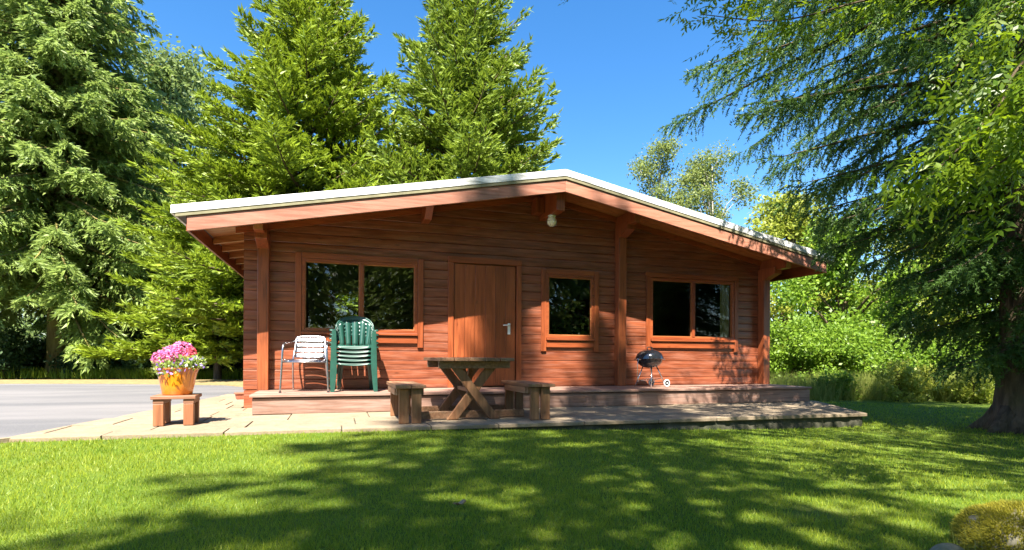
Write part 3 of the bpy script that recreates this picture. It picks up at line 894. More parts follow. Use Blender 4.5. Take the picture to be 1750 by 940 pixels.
for nm, mm, nn, sz in (('leaf_mass', 'pot_leaf', 520, 0.042), ('white_petals', 'white', 150, 0.026), ('violet_petals', 'purple', 150, 0.032)):
    a = rng.uniform(0, 2*np.pi, nn); rr = rng.uniform(0.12, 0.25, nn)
    P = np.stack([rr*np.cos(a)-0.02, rr*np.sin(a)*0.9+0.03, rng.uniform(-0.01, 0.11, nn)-(rr-0.12)*0.25], 1)
    P[:, 2] += 0.06*(P[:, 0] > 0.02)
    D = unit(rng.normal(size=P.shape)+np.array([0, -0.2, 0.4])); V, Fq = diamonds(P, D, side_of(D, rng), rng.uniform(0.7, 1.3, nn)*sz, rng.uniform(0.5, 0.8, nn)*sz)
    tag(np_mesh(nm, V, Fq, M[mm], lob, rng.random(nn)), kind='stuff')

# small terracotta trough by the deck corner
tx, ty = on_z(411, 683, 0.0)
tr = thing('small_planter', 'small reddish clay planter on the paving at the left deck corner', 'planter', (tx, ty+0.1, 0.003), 0.3)
g = G().hexa([(-0.075, -0.055, 0), (0.075, -0.055, 0), (0.075, 0.055, 0), (-0.075, 0.055, 0), (-0.095, -0.07, 0.1), (0.095, -0.07, 0.1), (0.095, 0.07, 0.1), (-0.095, 0.07, 0.1)])
part('planter_body', g, M['terracotta'], tr, bevel=0.006)
g = G().box(-0.102, 0.102, -0.078, -0.06, 0.085, 0.108).box(-0.102, 0.102, 0.06, 0.078, 0.085, 0.108).box(-0.102, -0.085, -0.06, 0.06, 0.085, 0.108).box(0.085, 0.102, -0.06, 0.06, 0.085, 0.108)
part('rim', g, M['terracotta'], tr, bevel=0.004)

# ------------------------------------------------------------------ aluminium armchair
cx_ = on_y(526, 640, 7.98)[0]
ch = thing('armchair', 'shiny aluminium slatted armchair on the deck below the left window', 'chair', (cx_, 7.98, DECK+0.002), math.radians(-6))
def arc(pts, n=6):
    """Catmull-Rom through pts"""
    P = [Vector(p) for p in pts]; P = [P[0]*2-P[1]] + P + [P[-1]*2-P[-2]]; out = []
    for i in range(1, len(P)-2):
        for k in range(n):
            t = k/n; a, b, c, d = P[i-1], P[i], P[i+1], P[i+2]
            out.append(0.5*((2*b)+(-a+c)*t+(2*a-5*b+4*c-d)*t*t+(-a+3*b-3*c+d)*t**3))
    out.append(P[-2]); return out
for s in (-1, 1):
    part('front_leg', G().tube(arc([(s*0.30, -0.27, 0.0), (s*0.285, -0.262, 0.3), (s*0.275, -0.25, 0.55), (s*0.272, -0.2, 0.635), (s*0.27, -0.1, 0.65)]), 0.0125, 8), M['metal_grey'], ch, smooth=True)
    part('armrest', G().tube(arc([(s*0.27, -0.1, 0.65), (s*0.27, 0.08, 0.655), (s*0.25, 0.24, 0.665), (s*0.20, 0.285, 0.69)]), 0.0125, 8), M['metal_grey'], ch, smooth=True)
    part('back_leg', G().tube(arc([(s*0.235, 0.29, 0.0), (s*0.225, 0.2, 0.2), (s*0.215, 0.14, 0.40), (s*0.20, 0.20, 0.58), (s*0.19, 0.27, 0.735)]), 0.0125, 8), M['metal_grey'], ch, smooth=True)
    part('seat_rail', G().tube([(s*0.245, -0.26, 0.425), (s*0.22, 0.17, 0.405)], 0.0115, 8), M['metal_grey'], ch, smooth=True)
    part('foot', G().lathe([(0.001, 0), (0.018, 0), (0.018, 0.012), (0.013, 0.014)], (s*0.30, -0.27, 0), 10), M['black_plastic'], ch)
part('back_rail', G().tube(arc([(-0.19, 0.27, 0.735), (-0.1, 0.285, 0.75), (0.1, 0.285, 0.75), (0.19, 0.27, 0.735)]), 0.0125, 8), M['metal_grey'], ch, smooth=True)
part('front_rail', G().tube([(-0.285, -0.255, 0.40), (0.285, -0.255, 0.40)], 0.0115, 8), M['metal_grey'], ch, smooth=True)
for i in range(7):
    y = -0.235+i*0.061
    part('seat_slat', G().grid(lambda u, v: (-0.235+0.47*u, y+0.052*v, 0.428-0.0005*i+0.006*math.sin(math.pi*v)-(0.012 if i == 0 else 0)*(1-v)), 2, 4), M['metal_grey'], ch, smooth=True, solid=0.004)
for i in range(4):
    z = 0.455+i*0.072
    yb = 0.155+(z-0.45)*0.37
    part('back_slat', G().grid(lambda u, v: (-0.195+0.39*u, yb+0.022*v+0.02*math.sin(math.pi*u)+0.004*math.sin(math.pi*v), z+0.062*v), 8, 3), M['metal_grey'], ch, smooth=True, solid=0.004)

# ------------------------------------------------------------------ stack of green plastic armchairs
def monobloc(label):
    c = thing('plastic_chair', label, 'chair', (0, 0, 0), 0, 'stack of green plastic chairs')
    m = M['green_plastic']
    # seat: dished, with a rolled front lip
    part('seat', G().grid(lambda u, v: ((-0.235+0.47*u)*(1-0.12*v), -0.25+0.45*v, 0.415-0.025*math.sin(math.pi*u)*math.sin(math.pi*min(1, v*1.1))-0.02*v-0.045*max(0, 0.12-v)/0.12), 10, 12), m, c, smooth=True, solid=0.008)
    part('front_lip', G().grid(lambda u, v: (-0.225+0.45*u, -0.252-0.006*v, 0.385-0.02*math.sin(math.pi*u)-0.018*v), 8, 2), m, c, smooth=True, solid=0.01)
    def back(u, z):   # u -1..1, curved shell
        a = u*1.12
        w = 0.27
        return Vector((w*math.sin(a)/math.sin(1.12), 0.245-0.17*(1-math.cos(a)) + (z-0.4)*0.28, z))
    def top(u): return 0.60+0.235*math.sqrt(max(0, 1-(abs(u)**2.3)))
    # arched rim
    def rim(u, v):
        uu = -1+2*u; z = top(uu); p = back(uu, z-0.055*v); p.y += 0.012*math.sin(math.pi*v)-0.006; return p
    part('back_rim', G().grid(rim, 26, 4), m, c, smooth=True, solid=0.012)
    for k in range(5):
        ub = -0.52+0.26*k; ut = ub*1.25
        hw = 0.088 if k != 2 else 0.11
        def sl(u, v):
            uu = (ub+(ut-ub)*v) + (-hw+2*hw*u)*(0.8+0.5*v)
            zt = top(max(-0.98, min(0.98, uu)))-0.045
            return back(uu, 0.40+(zt-0.40)*v)
        part('back_slat', G().grid(sl, 2, 8), m, c, smooth=True, solid=0.008)
    for s in (-1, 1):
        # armrest, wide and flat, sweeping from the rim to the front leg
        pts = arc([back(s*0.99, 0.63)+Vector((0, 0, 0)), Vector((s*0.295, 0.02, 0.625)), Vector((s*0.295, -0.16, 0.62)), Vector((s*0.285, -0.245, 0.60))], 6)
        def arm(u, v, pts=pts, s=s):
            p = pts[min(len(pts)-1, int(u*(len(pts)-1)+0.5))]
            return (p.x+(v-0.5)*0.055, p.y, p.z-0.01*(2*v-1)**2)
        part('armrest', G().grid(arm, len(pts)-1, 4), m, c, smooth=True, solid=0.01)
        # front leg: an angled channel
        def fleg(u, v, s=s):
            z = 0.60*(1-u); w = 0.05+0.018*math.sin(math.pi*u)
            x = s*(0.285+0.018*u); y = -0.25-0.02*u
            if v <= 0.5: return (x-s*w*(1-2*v), y-0.004, z)
            return (x, y+0.06*(2*v-1), z)
        part('front_leg', G().grid(fleg, 8, 4), m, c, smooth=False, solid=0.008)
        def bleg(u, v, s=s):
            z = 0.43*(1-u); x = s*(0.2+0.045*u); y = 0.2+0.085*u
            if v <= 0.5: return (x-s*0.045*(1-2*v), y, z)
            return (x, y-0.05*(2*v-1), z)
        part('rear_leg', G().grid(bleg, 6, 4), m, c, smooth=False, solid=0.008)
        part('seat_side', G().grid(lambda u, v, s=s: (s*(0.235+0.05*v-0.03*u), -0.24+0.43*u, 0.41-0.02*u+0.03*v), 6, 2), m, c, smooth=True, solid=0.008)
    return c
gx = on_y(606, 640, 7.95)[0]
first = monobloc('green plastic armchair, lowest of the stack beside the aluminium chair')
names = ['green plastic armchair, lowest of the stack beside the aluminium chair', 'green plastic armchair, second from the bottom of the stack',
         'green plastic armchair in the middle of the stack of five', 'green plastic armchair, second from the top of the stack', 'green plastic armchair on top of the stack below the left window']
for i in range(5):
    c = first if i == 0 else copy_tree(first)
    c['label'] = names[i]
    c.location = (gx + R.uniform(-.004, .004), 7.97+0.004*i, DECK+0.002+0.056*i)
    c.rotation_euler = (0, 0, math.radians(-4+R.uniform(-1.2, 1.2)))

# ------------------------------------------------------------------ kettle barbecue
bx_ = on_y(1110, 640, 7.98)[0]
bq = thing('kettle_barbecue', 'black kettle barbecue on thin steel legs with a pale wheel', 'barbecue', (bx_, 7.98, DECK+0.002), math.radians(8))
bz_ = 0.46
part('bowl', G().lathe([(0.001, bz_-0.155)]+[(0.215*math.sin(a), bz_-0.155*math.cos(a)) for a in [0.25, 0.5, 0.75, 1.0, 1.25, 1.5]]+[(0.22, bz_+0.002), (0.226, bz_+0.006)], seg=36), M['enamel'], bq, smooth=True)
lid = part('lid', G().lathe([(0.229, bz_+0.004), (0.227, bz_+0.02)]+[(0.22*math.cos(a), bz_+0.025+0.135*math.sin(a)) for a in [0.15, 0.4, 0.65, 0.9, 1.15, 1.4]]+[(0.001, bz_+0.16)], seg=36), M['enamel'], bq, smooth=True)
part('lid_handle', G().tube(arc([(-0.05, 0, bz_+0.155), (-0.045, 0, bz_+0.19), (0.045, 0, bz_+0.19), (0.05, 0, bz_+0.155)]), 0.008, 8), M['black_plastic'], lid, smooth=True)
part('side_handle', G().tube(arc([(0.215, -0.05, bz_-0.01), (0.275, -0.045, bz_-0.005), (0.275, 0.045, bz_-0.005), (0.215, 0.05, bz_-0.01)]), 0.009, 8), M['steel'], bq, smooth=True)
part('side_handle', G().tube(arc([(-0.215, -0.05, bz_-0.01), (-0.275, -0.045, bz_-0.005), (-0.275, 0.045, bz_-0.005), (-0.215, 0.05, bz_-0.01)]), 0.009, 8), M['steel'], bq, smooth=True)
feet = [(-0.22, -0.10, 0.0), (-0.13, -0.2, 0.0), (0.2, -0.13, 0.065), (0.2, 0.15, 0.065)]
tops = [(-0.075, -0.06, bz_-0.13), (-0.04, -0.10, bz_-0.13), (0.085, -0.08, bz_-0.13), (0.085, 0.08, bz_-0.13)]
feet[0] = (-0.22, 0.1, 0.0); tops[0] = (-0.09, 0.06, bz_-0.13)
for f_, t_ in zip(feet, tops):
    part('leg', G().tube([f_, t_], 0.0095, 8), M['steel'], bq, smooth=True)
part('axle', G().tube([(0.2, -0.2, 0.065), (0.2, 0.2, 0.065)], 0.006, 8), M['steel'], bq)
def lerp(a, b, t): return tuple(x+(y-x)*t for x, y in zip(a, b))
sh = [lerp(f_, t_, 0.3) for f_, t_ in zip(feet, tops)]
for a, b in ((0, 1), (1, 2), (2, 3), (3, 0)):
    part('rack_rail', G().tube([sh[a], sh[b]], 0.004, 6), M['steel'], bq)
for k in range(1, 6):
    part('rack_wire', G().tube([lerp(sh[0], sh[3], k/6), lerp(sh[1], sh[2], k/6)], 0.0025, 5), M['steel'], bq)
for y in (-0.19, 0.19):
    w = part('wheel', G().tube([(0.2+0.052*math.cos(i*math.pi/14), y, 0.065+0.052*math.sin(i*math.pi/14)) for i in range(29)], 0.0125, 8, cap=False), M['rubber'], bq, smooth=True)
    part('hub', G().add(*[(lambda gg: (gg.v, gg.f))(G().tube([(0.2, y-0.008, 0.065), (0.2, y+0.008, 0.065)], 0.041, 20))][0]), M['black_plastic'], w)
    part('hub_cap', G().tube([(0.2, y-0.016, 0.065), (0.2, y+0.016, 0.065)], 0.014, 12), M['rubber'], w)
part('tool_hook', G().tube(arc([(-0.235, -0.05, bz_), (-0.29, -0.06, bz_-0.06), (-0.295, -0.06, bz_-0.3), (-0.275, -0.06, bz_-0.38)]), 0.005, 6), M['steel'], bq, smooth=True)

# ------------------------------------------------------------------ moss covered rock in the near right corner
rx, ry = at(1735, 915, 2.45).x, at(1735, 915, 2.45).y
rz0 = float(ground_z(rx, ry))
ROCK = 0.88
rock = thing('mossy_rock', 'rounded rock covered in yellow green moss at the lower right corner', 'rock', (rx, ry, rz0))
rng = np.random.default_rng(21)
def rockpt(th, ph):
    d = np.array([math.cos(th)*math.sin(ph), math.sin(th)*math.sin(ph), math.cos(ph)])
    k = 1+0.10*math.sin(3*d[0]+1.2)*math.cos(2.3*d[1])+0.06*math.sin(7*d[1]+4*d[2])+0.04*math.sin(9*d[0]-3*d[1])
    return d*k*np.array([0.26, 0.23, 0.225])*0.9
g = G().grid(lambda u, v: tuple(rockpt(2*math.pi*u, math.pi*(0.001+0.62*v))), 40, 18)
part('stone', g, M['mossrock'], rock, smooth=True)
nn = 26000
ph = np.arccos(1-rng.random(nn)*1.12); th = rng.uniform(0, 2*np.pi, nn)
P = np.array([rockpt(t, p) for t, p in zip(th, ph)]); nrm = unit(P/np.array([0.26, 0.23, 0.26])**2)
bare = (np.sin(5*th+2)+np.sin(9*ph+3*th) > 1.75) | ((ph > 1.35) & (rng.random(nn) < 0.4))
P, nrm = P[~bare], nrm[~bare]; nn = len(P)
D = unit(nrm*1.0+0.75*rng.normal(size=P.shape)+np.array([0, 0, 0.25]))
V, Fq = blades(P-nrm*0.002, D, side_of(D, rng), rng.uniform(0.012, 0.03, nn), rng.uniform(0.003, 0.006, nn))
np_mesh('moss', V, Fq, M['moss'], rock, np.clip(0.5+0.35*np.sin(P[:, 0]*22)*np.cos(P[:, 1]*19+P[:, 2]*15)+0.3*rng.normal(size=nn), 0, 1))
px_, py_ = at(1622, 935, 2.35).x, at(1622, 935, 2.35).y
g = G().grid(lambda u, v: (px_+0.1*math.cos(2*math.pi*u)*math.sin(math.pi*(0.01+.55*v))*(1+0.15*math.sin(6.28*u*2)), py_+0.07*math.sin(2*math.pi*u)*math.sin(math.pi*(0.01+.55*v)), float(ground_z(px_, py_))-0.01+0.07*math.cos(math.pi*(0.01+.55*v))), 20, 8)
tag(part('small_stone', g, M['mossrock'], None, smooth=True), 'small bare grey stone beside the mossy rock', 'stone')
# dead leaves on the lawn
for (px, py, lab) in ((785, 865, 'curled brown dead leaf lying alone on the middle of the lawn'),):
    lx_, ly_ = on_z(px, py, -0.03); lz_ = float(ground_z(lx_, ly_))+0.035
    g = G().grid(lambda u, v: (lx_+0.06*(u-0.5)+0.01*math.sin(9*v), ly_+0.04*(v-0.5)*math.sin(math.pi*(0.08+0.84*u)), lz_-0.008+0.014*abs(2*v-1)*u+0.006*math.sin(7*u+2*v)), 8, 4)
    tag(part('dead_leaf', g, M['dead_leaf'], None, smooth=True, solid=0.002), lab, 'leaf')
# ------------------------------------------------------------------ vegetation
def expand(start, dirs, lens, step, rng, spread, L, W, per=2, droop=0.0):
    """needles along many twigs: start (n,3), dirs (n,3) unit, lens (n,)"""
    cnt = np.maximum(2, (lens/step).astype(int))*per
    i = np.repeat(np.arange(len(start)), cnt)
    t = rng.random(len(i))
    P = start[i] + dirs[i]*(t*lens[i])[:, None]
    P[:, 2] -= droop*(t**2)*lens[i]
    D = unit(dirs[i] + spread*rng.normal(size=P.shape))
    U = side_of(D, rng)
    k = rng.uniform(0.7, 1.25, len(i))
    V, F = blades(P, D, U, L*k, W*k)
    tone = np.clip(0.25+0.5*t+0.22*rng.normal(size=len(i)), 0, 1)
    return V, F, tone

def conifer(name, label, base, H, r0, z0, nb, seed, mat, style='fir', needle=(0.17, 0.05), step=0.075, per=2, trunk_r=0.22, group='conifers around the cabin',
            bark='bark', power=0.8, trunk_mat=None, topfrac=1.0, keep=None, dens=1.0, rprof=None):
    rng = np.random.default_rng(seed)
    t = thing(name, label, 'tree', base, group=group)
    g = G()
    hs = [0, 0.25, 0.8, 2.0, H*0.4, H*0.75, H*0.985]
    rs = [trunk_r*1.75, trunk_r*1.3, trunk_r*1.08, trunk_r, trunk_r*0.68, trunk_r*0.3, 0.02]
    lean = rng.normal(size=2)*0.004*H
    g.tube([(lean[0]*(h/H)**2, lean[1]*(h/H)**2, h) for h in hs], rs, 14)
    part('trunk', g, M[bark], t, smooth=True)
    # branches in rough whorls
    u = (np.arange(nb)+rng.random(nb))/nb
    z = z0+(H*topfrac-z0)*u**1.08
    az = np.arange(nb)*2.39996+rng.normal(size=nb)*0.25
    f = 1-(z-z0)/(H-z0)
    Lb = (r0*(f**power) if rprof is None else rprof(z))*rng.uniform(0.62, 1.18, nb)+0.12
    if keep is not None:
        k = keep(z, az); z, az, f, Lb = z[k], az[k], f[k], Lb[k]; nb = len(z)
    if style == 'fir': a, b, c = 0.42-0.62*f, -0.05*np.ones(nb), 0.16*np.ones(nb)
    elif style == 'spruce': a, b, c = 0.30-0.42*f, -0.42*np.ones(nb), 0.22*np.ones(nb)
    else: a, b, c = 0.22-0.10*f, -0.48*np.ones(nb), 0.16*np.ones(nb)
    a = a+rng.normal(size=nb)*0.06
    rad = np.stack([np.cos(az), np.sin(az), np.zeros(nb)], 1); lat = np.stack([-np.sin(az), np.cos(az), np.zeros(nb)], 1)
    def pos(i, s):
        x = Lb[i]*s
        zz = z[i]+Lb[i]*(a[i]*s+b[i]*s**2+c[i]*s**4)
        p = rad[i]*x[:, None]; p[:, 2] = zz; return p
    # branch wood
    V, F = [], []; seg = 4
    ss = np.linspace(0, 0.92, 6); off = 0
    ii = np.arange(nb)
    rings = []
    for s in ss:
        p = pos(ii, np.full(nb, s)); rr = (0.012+0.016*Lb)*(1-s*0.9)*(0.75 if style == 'near' else 1)
        ring = np.stack([p+lat*(rr*math.cos(q))[:, None]+np.array([0, 0, 1])*(rr*math.sin(q))[:, None] for q in (0, 2.1, 4.2)], 1)
        rings.append(ring)
    A = np.stack(rings, 1)            # nb,6,3,3
    V = A.reshape(-1, 3); F = []
    base_i = (np.arange(nb)*18)[:, None]
    for s in range(5):
        for q in range(3):
            F.append(np.concatenate([base_i+s*3+q, base_i+s*3+(q+1) % 3, base_i+(s+1)*3+(q+1) % 3, base_i+(s+1)*3+q], 1))
    np_mesh('branches', V, np.concatenate(F), M[bark], t)
    # twigs
    per_m = (7.0 if style == 'fir' else 8.0)*dens
    cnt = np.maximum(5, (Lb*per_m).astype(int))*2
    i = np.repeat(np.arange(nb), cnt); n = len(i)
    s = 0.10+0.90*rng.random(n)**0.85
    P = pos(i, s); P2 = pos(i, np.minimum(s+0.04, 1.05)); ax = unit(P2-P)
    sg = np.where(rng.random(n) < 0.5, -1.0, 1.0)
    tl = (0.16+0.34*Lb[i]*(1-s)**0.8)*rng.uniform(0.7, 1.2, n)
    if style == 'fir':
        d = unit(ax*0.85+lat[i]*sg[:, None]*rng.uniform(0.5, 1.0, n)[:, None]+rng.normal(size=(n, 3))*0.10+np.array([0, 0, 0.10]))
        dr = 0.10
    elif style == 'spruce':
        tl = np.minimum(tl, 0.75)
        d = unit(ax*0.6+lat[i]*sg[:, None]*rng.uniform(0.3, 0.9, n)[:, None]+rng.normal(size=(n, 3))*0.15+np.array([0, 0, -0.42]))
        dr = 0.30
    else:
        tl = np.clip(tl, 0.15, 0.36)
        d = unit(ax*0.7+lat[i]*sg[:, None]*rng.uniform(0.2, 1.1, n)[:, None]+rng.normal(size=(n, 3))*0.35+np.array([0, 0, -0.5]))
        dr = 0.35
    V, F, tone = expand(P, d, tl, step, rng, 0.95 if style == 'near' else 0.34, needle[0], needle[1], per, dr)
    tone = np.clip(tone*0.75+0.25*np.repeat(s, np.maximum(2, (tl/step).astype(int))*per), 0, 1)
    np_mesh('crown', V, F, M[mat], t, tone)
    return t

def leaf_crown(rng, lumps, n, size, flat=0.3, shell=0.45):
    """lumps: list of (centre, radii); leaves spread over the outer part of each lump"""
    vol = np.array([np.prod(l[1])**(2/3) for l in lumps]); vol = vol/vol.sum()
    VV, FF, TT, off = [], [], [], 0
    for (c, r), w in zip(lumps, vol):
        k = max(30, int(n*w))
        P, d = ball(k, rng, c, r, shell)
        # small clusters: pull leaves towards twig tips
        nt = max(6, k//14); tips, _ = ball(nt, rng, c, np.array(r)*1.03, shell)
        j = rng.integers(0, nt, k); P = P*0.35+tips[j]*0.65+rng.normal(size=P.shape)*size*0.9
        D = unit(0.55*d+rng.normal(size=d.shape)*0.8+np.array([0, 0, -0.15]))
        U = unit(np.cross(D, unit(np.array([0, 0, 1.0])*(1-flat)+rng.normal(size=D.shape)*0.6)))
        kk = rng.uniform(0.65, 1.25, k)
        V, F = diamonds(P, D, U, size*kk, size*0.58*kk)
        VV.append(V); FF.append(F+off); off += len(V)
        TT.append(np.clip(0.5+0.25*rng.normal(size=k)+0.2*rng.normal(size=nt)[j], 0, 1))
    return np.concatenate(VV), np.concatenate(FF), np.concatenate(TT)

def broadleaf(name, label, base, H, rx, seed, mat, n, size, bark='bark', lumps=26, z_lo=0.25, trunk_r=0.14, group='broadleaf trees', cat='tree', stems=1, shell=0.45, taper=0.75):
    rng = np.random.default_rng(seed)
    t = thing(name, label, cat, base, group=group)
    L = []
    for k in range(lumps):
        f = (k+rng.random())/lumps
        z = H*(z_lo+(0.93-z_lo)*f)
        env = rx*(math.sin(math.pi*min(1, 0.22+0.74*f))**taper)
        a = rng.uniform(0, 2*np.pi); q = env*math.sqrt(rng.random())*0.8
        lr = rx*rng.uniform(0.25, 0.42)
        L.append((np.array([q*math.cos(a), q*math.sin(a), z]), np.array([lr, lr, lr*rng.uniform(0.55, 0.9)])))
    g = G()
    for s in range(stems):
        ox, oy = (rng.normal(size=2)*0.12*rx if stems > 1 else (0, 0))
        g.tube([(ox*0.4, oy*0.4, 0), (ox, oy, H*0.3), (ox*1.4+0.1, oy*1.4, H*0.6), (ox*1.5, oy*1.5, H*0.88)], [trunk_r*1.3, trunk_r, trunk_r*0.6, trunk_r*0.15], 8)
    part('trunk', g, M[bark], t, smooth=True)
    g = G()
    for c, r in L:
        zz = max(0.1*H, c[2]-0.18*H-0.25*math.hypot(c[0], c[1]))
        g.tube([(0, 0, zz), (c[0]*0.5, c[1]*0.5, (zz+c[2])/2+0.04*H), (c[0], c[1], c[2])], [trunk_r*0.45, trunk_r*0.28, trunk_r*0.1], 5)
    part('limbs', g, M[bark], t, smooth=True)
    V, F, T = leaf_crown(rng, L, n, size, shell=shell)
    np_mesh('crown', V, F, M[mat], t, T)
    return t

GZ = -0.34
def spot(px, depth, z=GZ):
    p = at(px, 608, depth); return (p.x, p.y, z)

# ---- conifers behind and beside the cabin
conifer('spruce_tree', 'tall dense spruce with mossy trunk at the far left behind the driveway', spot(95, 20.5, -0.3), 23.5, 5.6, 3.5, 540, 1, 'spruce', 'spruce',
        (0.20, 0.075), 0.095, 2, 0.26, bark='bark_moss', power=0.95, dens=1.15)
conifer('fir_tree', 'tall yellow green fir directly behind the left half of the cabin', spot(525, 19.0), 17.3, 6.2, 1.9, 390, 2, 'fir', 'fir', (0.20, 0.068), 0.085, 2, 0.22, power=1.12, dens=1.15)
conifer('fir_tree', 'tall fir rising behind the ridge of the cabin roof', spot(790, 19.5), 16.9, 6.0, 0.9, 380, 3, 'fir2', 'fir', (0.20, 0.068), 0.085, 2, 0.22, power=1.0, dens=1.15)
conifer('spruce_tree', 'slender spruce between the leftmost spruce and the fir', spot(215, 24.5, -0.3), 13.5, 3.9, 1.2, 300, 4, 'spruce', 'spruce', (0.22, 0.08), 0.1, 2, 0.16, power=0.75)
conifer('fir_tree', 'low spreading young fir beside the left end of the cabin', spot(372, 17.5), 7.2, 2.6, 1.3, 210, 5, 'fir', 'fir', (0.18, 0.06), 0.075, 2, 0.1, power=0.8)
broadleaf('rounded_tree', 'rounded grey green leafy tree between the left spruce and the fir', spot(292, 29), 17.4, 4.8, 6, 'grey_leaf', 30000, 0.25, lumps=36, z_lo=0.12, trunk_r=0.25, group='broadleaf trees behind the cabin')
# ---- far airy trees right of the roof ridge
broadleaf('birch_tree', 'thin airy birch showing above the right roof slope', spot(1125, 36), 15.8, 3.2, 8, 'birch_leaf', 15000, 0.17, bark='bark_birch', lumps=46, z_lo=0.3, trunk_r=0.09, group='broadleaf trees behind the cabin', shell=0.1)
broadleaf('birch_tree', 'rounder pale birch next to the thin birch behind the roof', spot(1215, 35), 15.0, 3.4, 9, 'birch_leaf', 18000, 0.17, bark='bark_birch', lumps=50, z_lo=0.3, trunk_r=0.09, group='broadleaf trees behind the cabin', shell=0.1)
# ---- greenery right of the cabin
broadleaf('leafy_tree', 'bright yellow green leafy tree behind the right corner of the roof', spot(1350, 24), 8.4, 3.1, 10, 'bush_yellow', 20000, 0.19, lumps=30, z_lo=0.15, group='trees right of the cabin')
broadleaf('leafy_tree', 'bright green leafy tree right of the cabin with low branches', spot(1440, 18.5), 5.9, 2.6, 11, 'bush_leaf', 22000, 0.15, lumps=32, z_lo=0.12, group='trees right of the cabin')
broadleaf('leafy_tree', 'pale leafy tree seen through the hanging spruce branches', spot(1575, 21), 7.6, 3.3, 12, 'bush_yellow', 20000, 0.18, lumps=30, z_lo=0.15, group='trees right of the cabin')
broadleaf('leafy_tree', 'green leafy tree behind the trunk of the big right spruce', spot(1720, 19), 7.4, 3.2, 13, 'bush_leaf', 18000, 0.18, lumps=28, z_lo=0.12, group='trees right of the cabin')
sh = [(1352, 15.0, 2.1, 1.25, 'bush_leaf', 'rounded green shrub against the right end of the cabin'),
      (1425, 14.6, 1.85, 1.2, 'bush_leaf', 'leafy green shrub just right of the cabin end shrub'),
      (1490, 17.5, 1.9, 1.3, 'bush_leaf', 'leafy shrub in the middle of the right hand border'),
      (1570, 15.5, 1.5, 1.2, 'bush_leaf', 'broad green shrub behind the reddish low bush'),
      (1650, 15.5, 1.65, 1.2, 'bush_leaf', 'dark green shrub left of the big spruce trunk'),
      (1740, 14.5, 1.7, 1.2, 'bush_leaf', 'green shrub behind the base of the big spruce trunk')]
for i, (px, d, h, r, m, lab) in enumerate(sh):
    broadleaf('shrub', lab, spot(px, d, -0.28), h*0.98, r, 40+i, m, 11500, 0.095, lumps=22, z_lo=0.16, trunk_r=0.03, group='shrubs along the right border', cat='shrub', stems=3, taper=0.55)
lo = [(1432, 12.5, 0.62, 0.46, 'bush_leaf', 'small round bush at the lawn edge next to the deck end'),
      (1535, 12.0, 0.85, 0.6, 'bush_yellow', 'low yellow and reddish bush at the back edge of the lawn'),
      (1588, 12.4, 0.75, 0.5, 'bush_yellow', 'small yellowish bush right of the reddish bush'),
      (1672, 11.6, 0.72, 0.55, 'bush_yellow', 'low golden bush beside the base of the big spruce')]
for i, (px, d, h, r, m, lab) in enumerate(lo):
    broadleaf('low_bush', lab, spot(px, d, -0.25), h, r, 60+i, m, 2600, 0.075, lumps=16, z_lo=0.14, trunk_r=0.015, group='low bushes at the lawn edge', cat='bush', stems=3, taper=0.5)
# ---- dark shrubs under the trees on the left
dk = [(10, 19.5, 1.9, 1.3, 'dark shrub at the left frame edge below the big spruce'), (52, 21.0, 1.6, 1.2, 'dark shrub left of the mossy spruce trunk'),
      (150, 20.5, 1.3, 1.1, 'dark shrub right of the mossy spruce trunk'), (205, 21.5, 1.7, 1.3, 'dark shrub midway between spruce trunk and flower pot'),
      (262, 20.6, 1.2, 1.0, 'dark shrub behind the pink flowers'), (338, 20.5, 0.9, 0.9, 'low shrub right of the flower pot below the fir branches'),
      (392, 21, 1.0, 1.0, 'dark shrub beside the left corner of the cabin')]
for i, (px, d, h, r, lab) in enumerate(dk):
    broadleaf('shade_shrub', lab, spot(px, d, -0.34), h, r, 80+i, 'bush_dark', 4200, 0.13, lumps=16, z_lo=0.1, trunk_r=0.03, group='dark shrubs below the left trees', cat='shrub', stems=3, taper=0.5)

# ---- woodland far behind, one mass
rng = np.random.default_rng(99)
L = []
for k in range(150):
    px = rng.uniform(-500, 2300); d = rng.uniform(30, 46)
    lo_h = 3.2 if px < 900 else 2.3
    if 420 < px < 1000: d += 4
    h = rng.uniform(0.5, 1.0)*lo_h*1.7
    p = at(px, 608, d)
    L.append((np.array([p.x, p.y, rng.uniform(0.2, h)]), np.array([rng.uniform(1.5, 2.8), rng.uniform(1.5, 2.6), rng.uniform(1.1, 1.9)])))
V, F, T = leaf_crown(rng, L, 44000, 0.38)
tag(np_mesh('far_woodland', V, F, M['grey_leaf'], None, T), 'band of dim green woodland behind the trees and cabin', 'woodland', kind='stuff')

# ---- big spruce in the right foreground
bp = spot(1756, 7.0, 0.0)
bz0 = float(ground_z(bp[0], bp[1]))-0.03
def rprof(z): return np.interp(z, [0.9, 2.3, 3.1, 4.3, 5.4, 6.6, 8.6], [0.9, 1.6, 2.2, 3.1, 4.2, 3.7, 0.3])
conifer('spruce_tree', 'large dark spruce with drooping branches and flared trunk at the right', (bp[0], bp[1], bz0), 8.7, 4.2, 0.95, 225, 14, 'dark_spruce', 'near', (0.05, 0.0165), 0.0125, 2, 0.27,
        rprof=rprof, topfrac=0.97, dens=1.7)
# root flare and needles litter
rng = np.random.default_rng(15)
for k in range(7):
    a = k*0.9+0.3
    bt = bpy.data.objects['spruce_tree.002'] if 'spruce_tree.002' in bpy.data.objects else None
    if bt is None: break
    part('root', G().tube([(0.2*math.cos(a), 0.2*math.sin(a), 0.32), (0.36*math.cos(a), 0.36*math.sin(a), 0.12), (0.62*math.cos(a), 0.62*math.sin(a), -0.03)], [0.15, 0.11, 0.03], 8), M['bark'], bt, smooth=True)

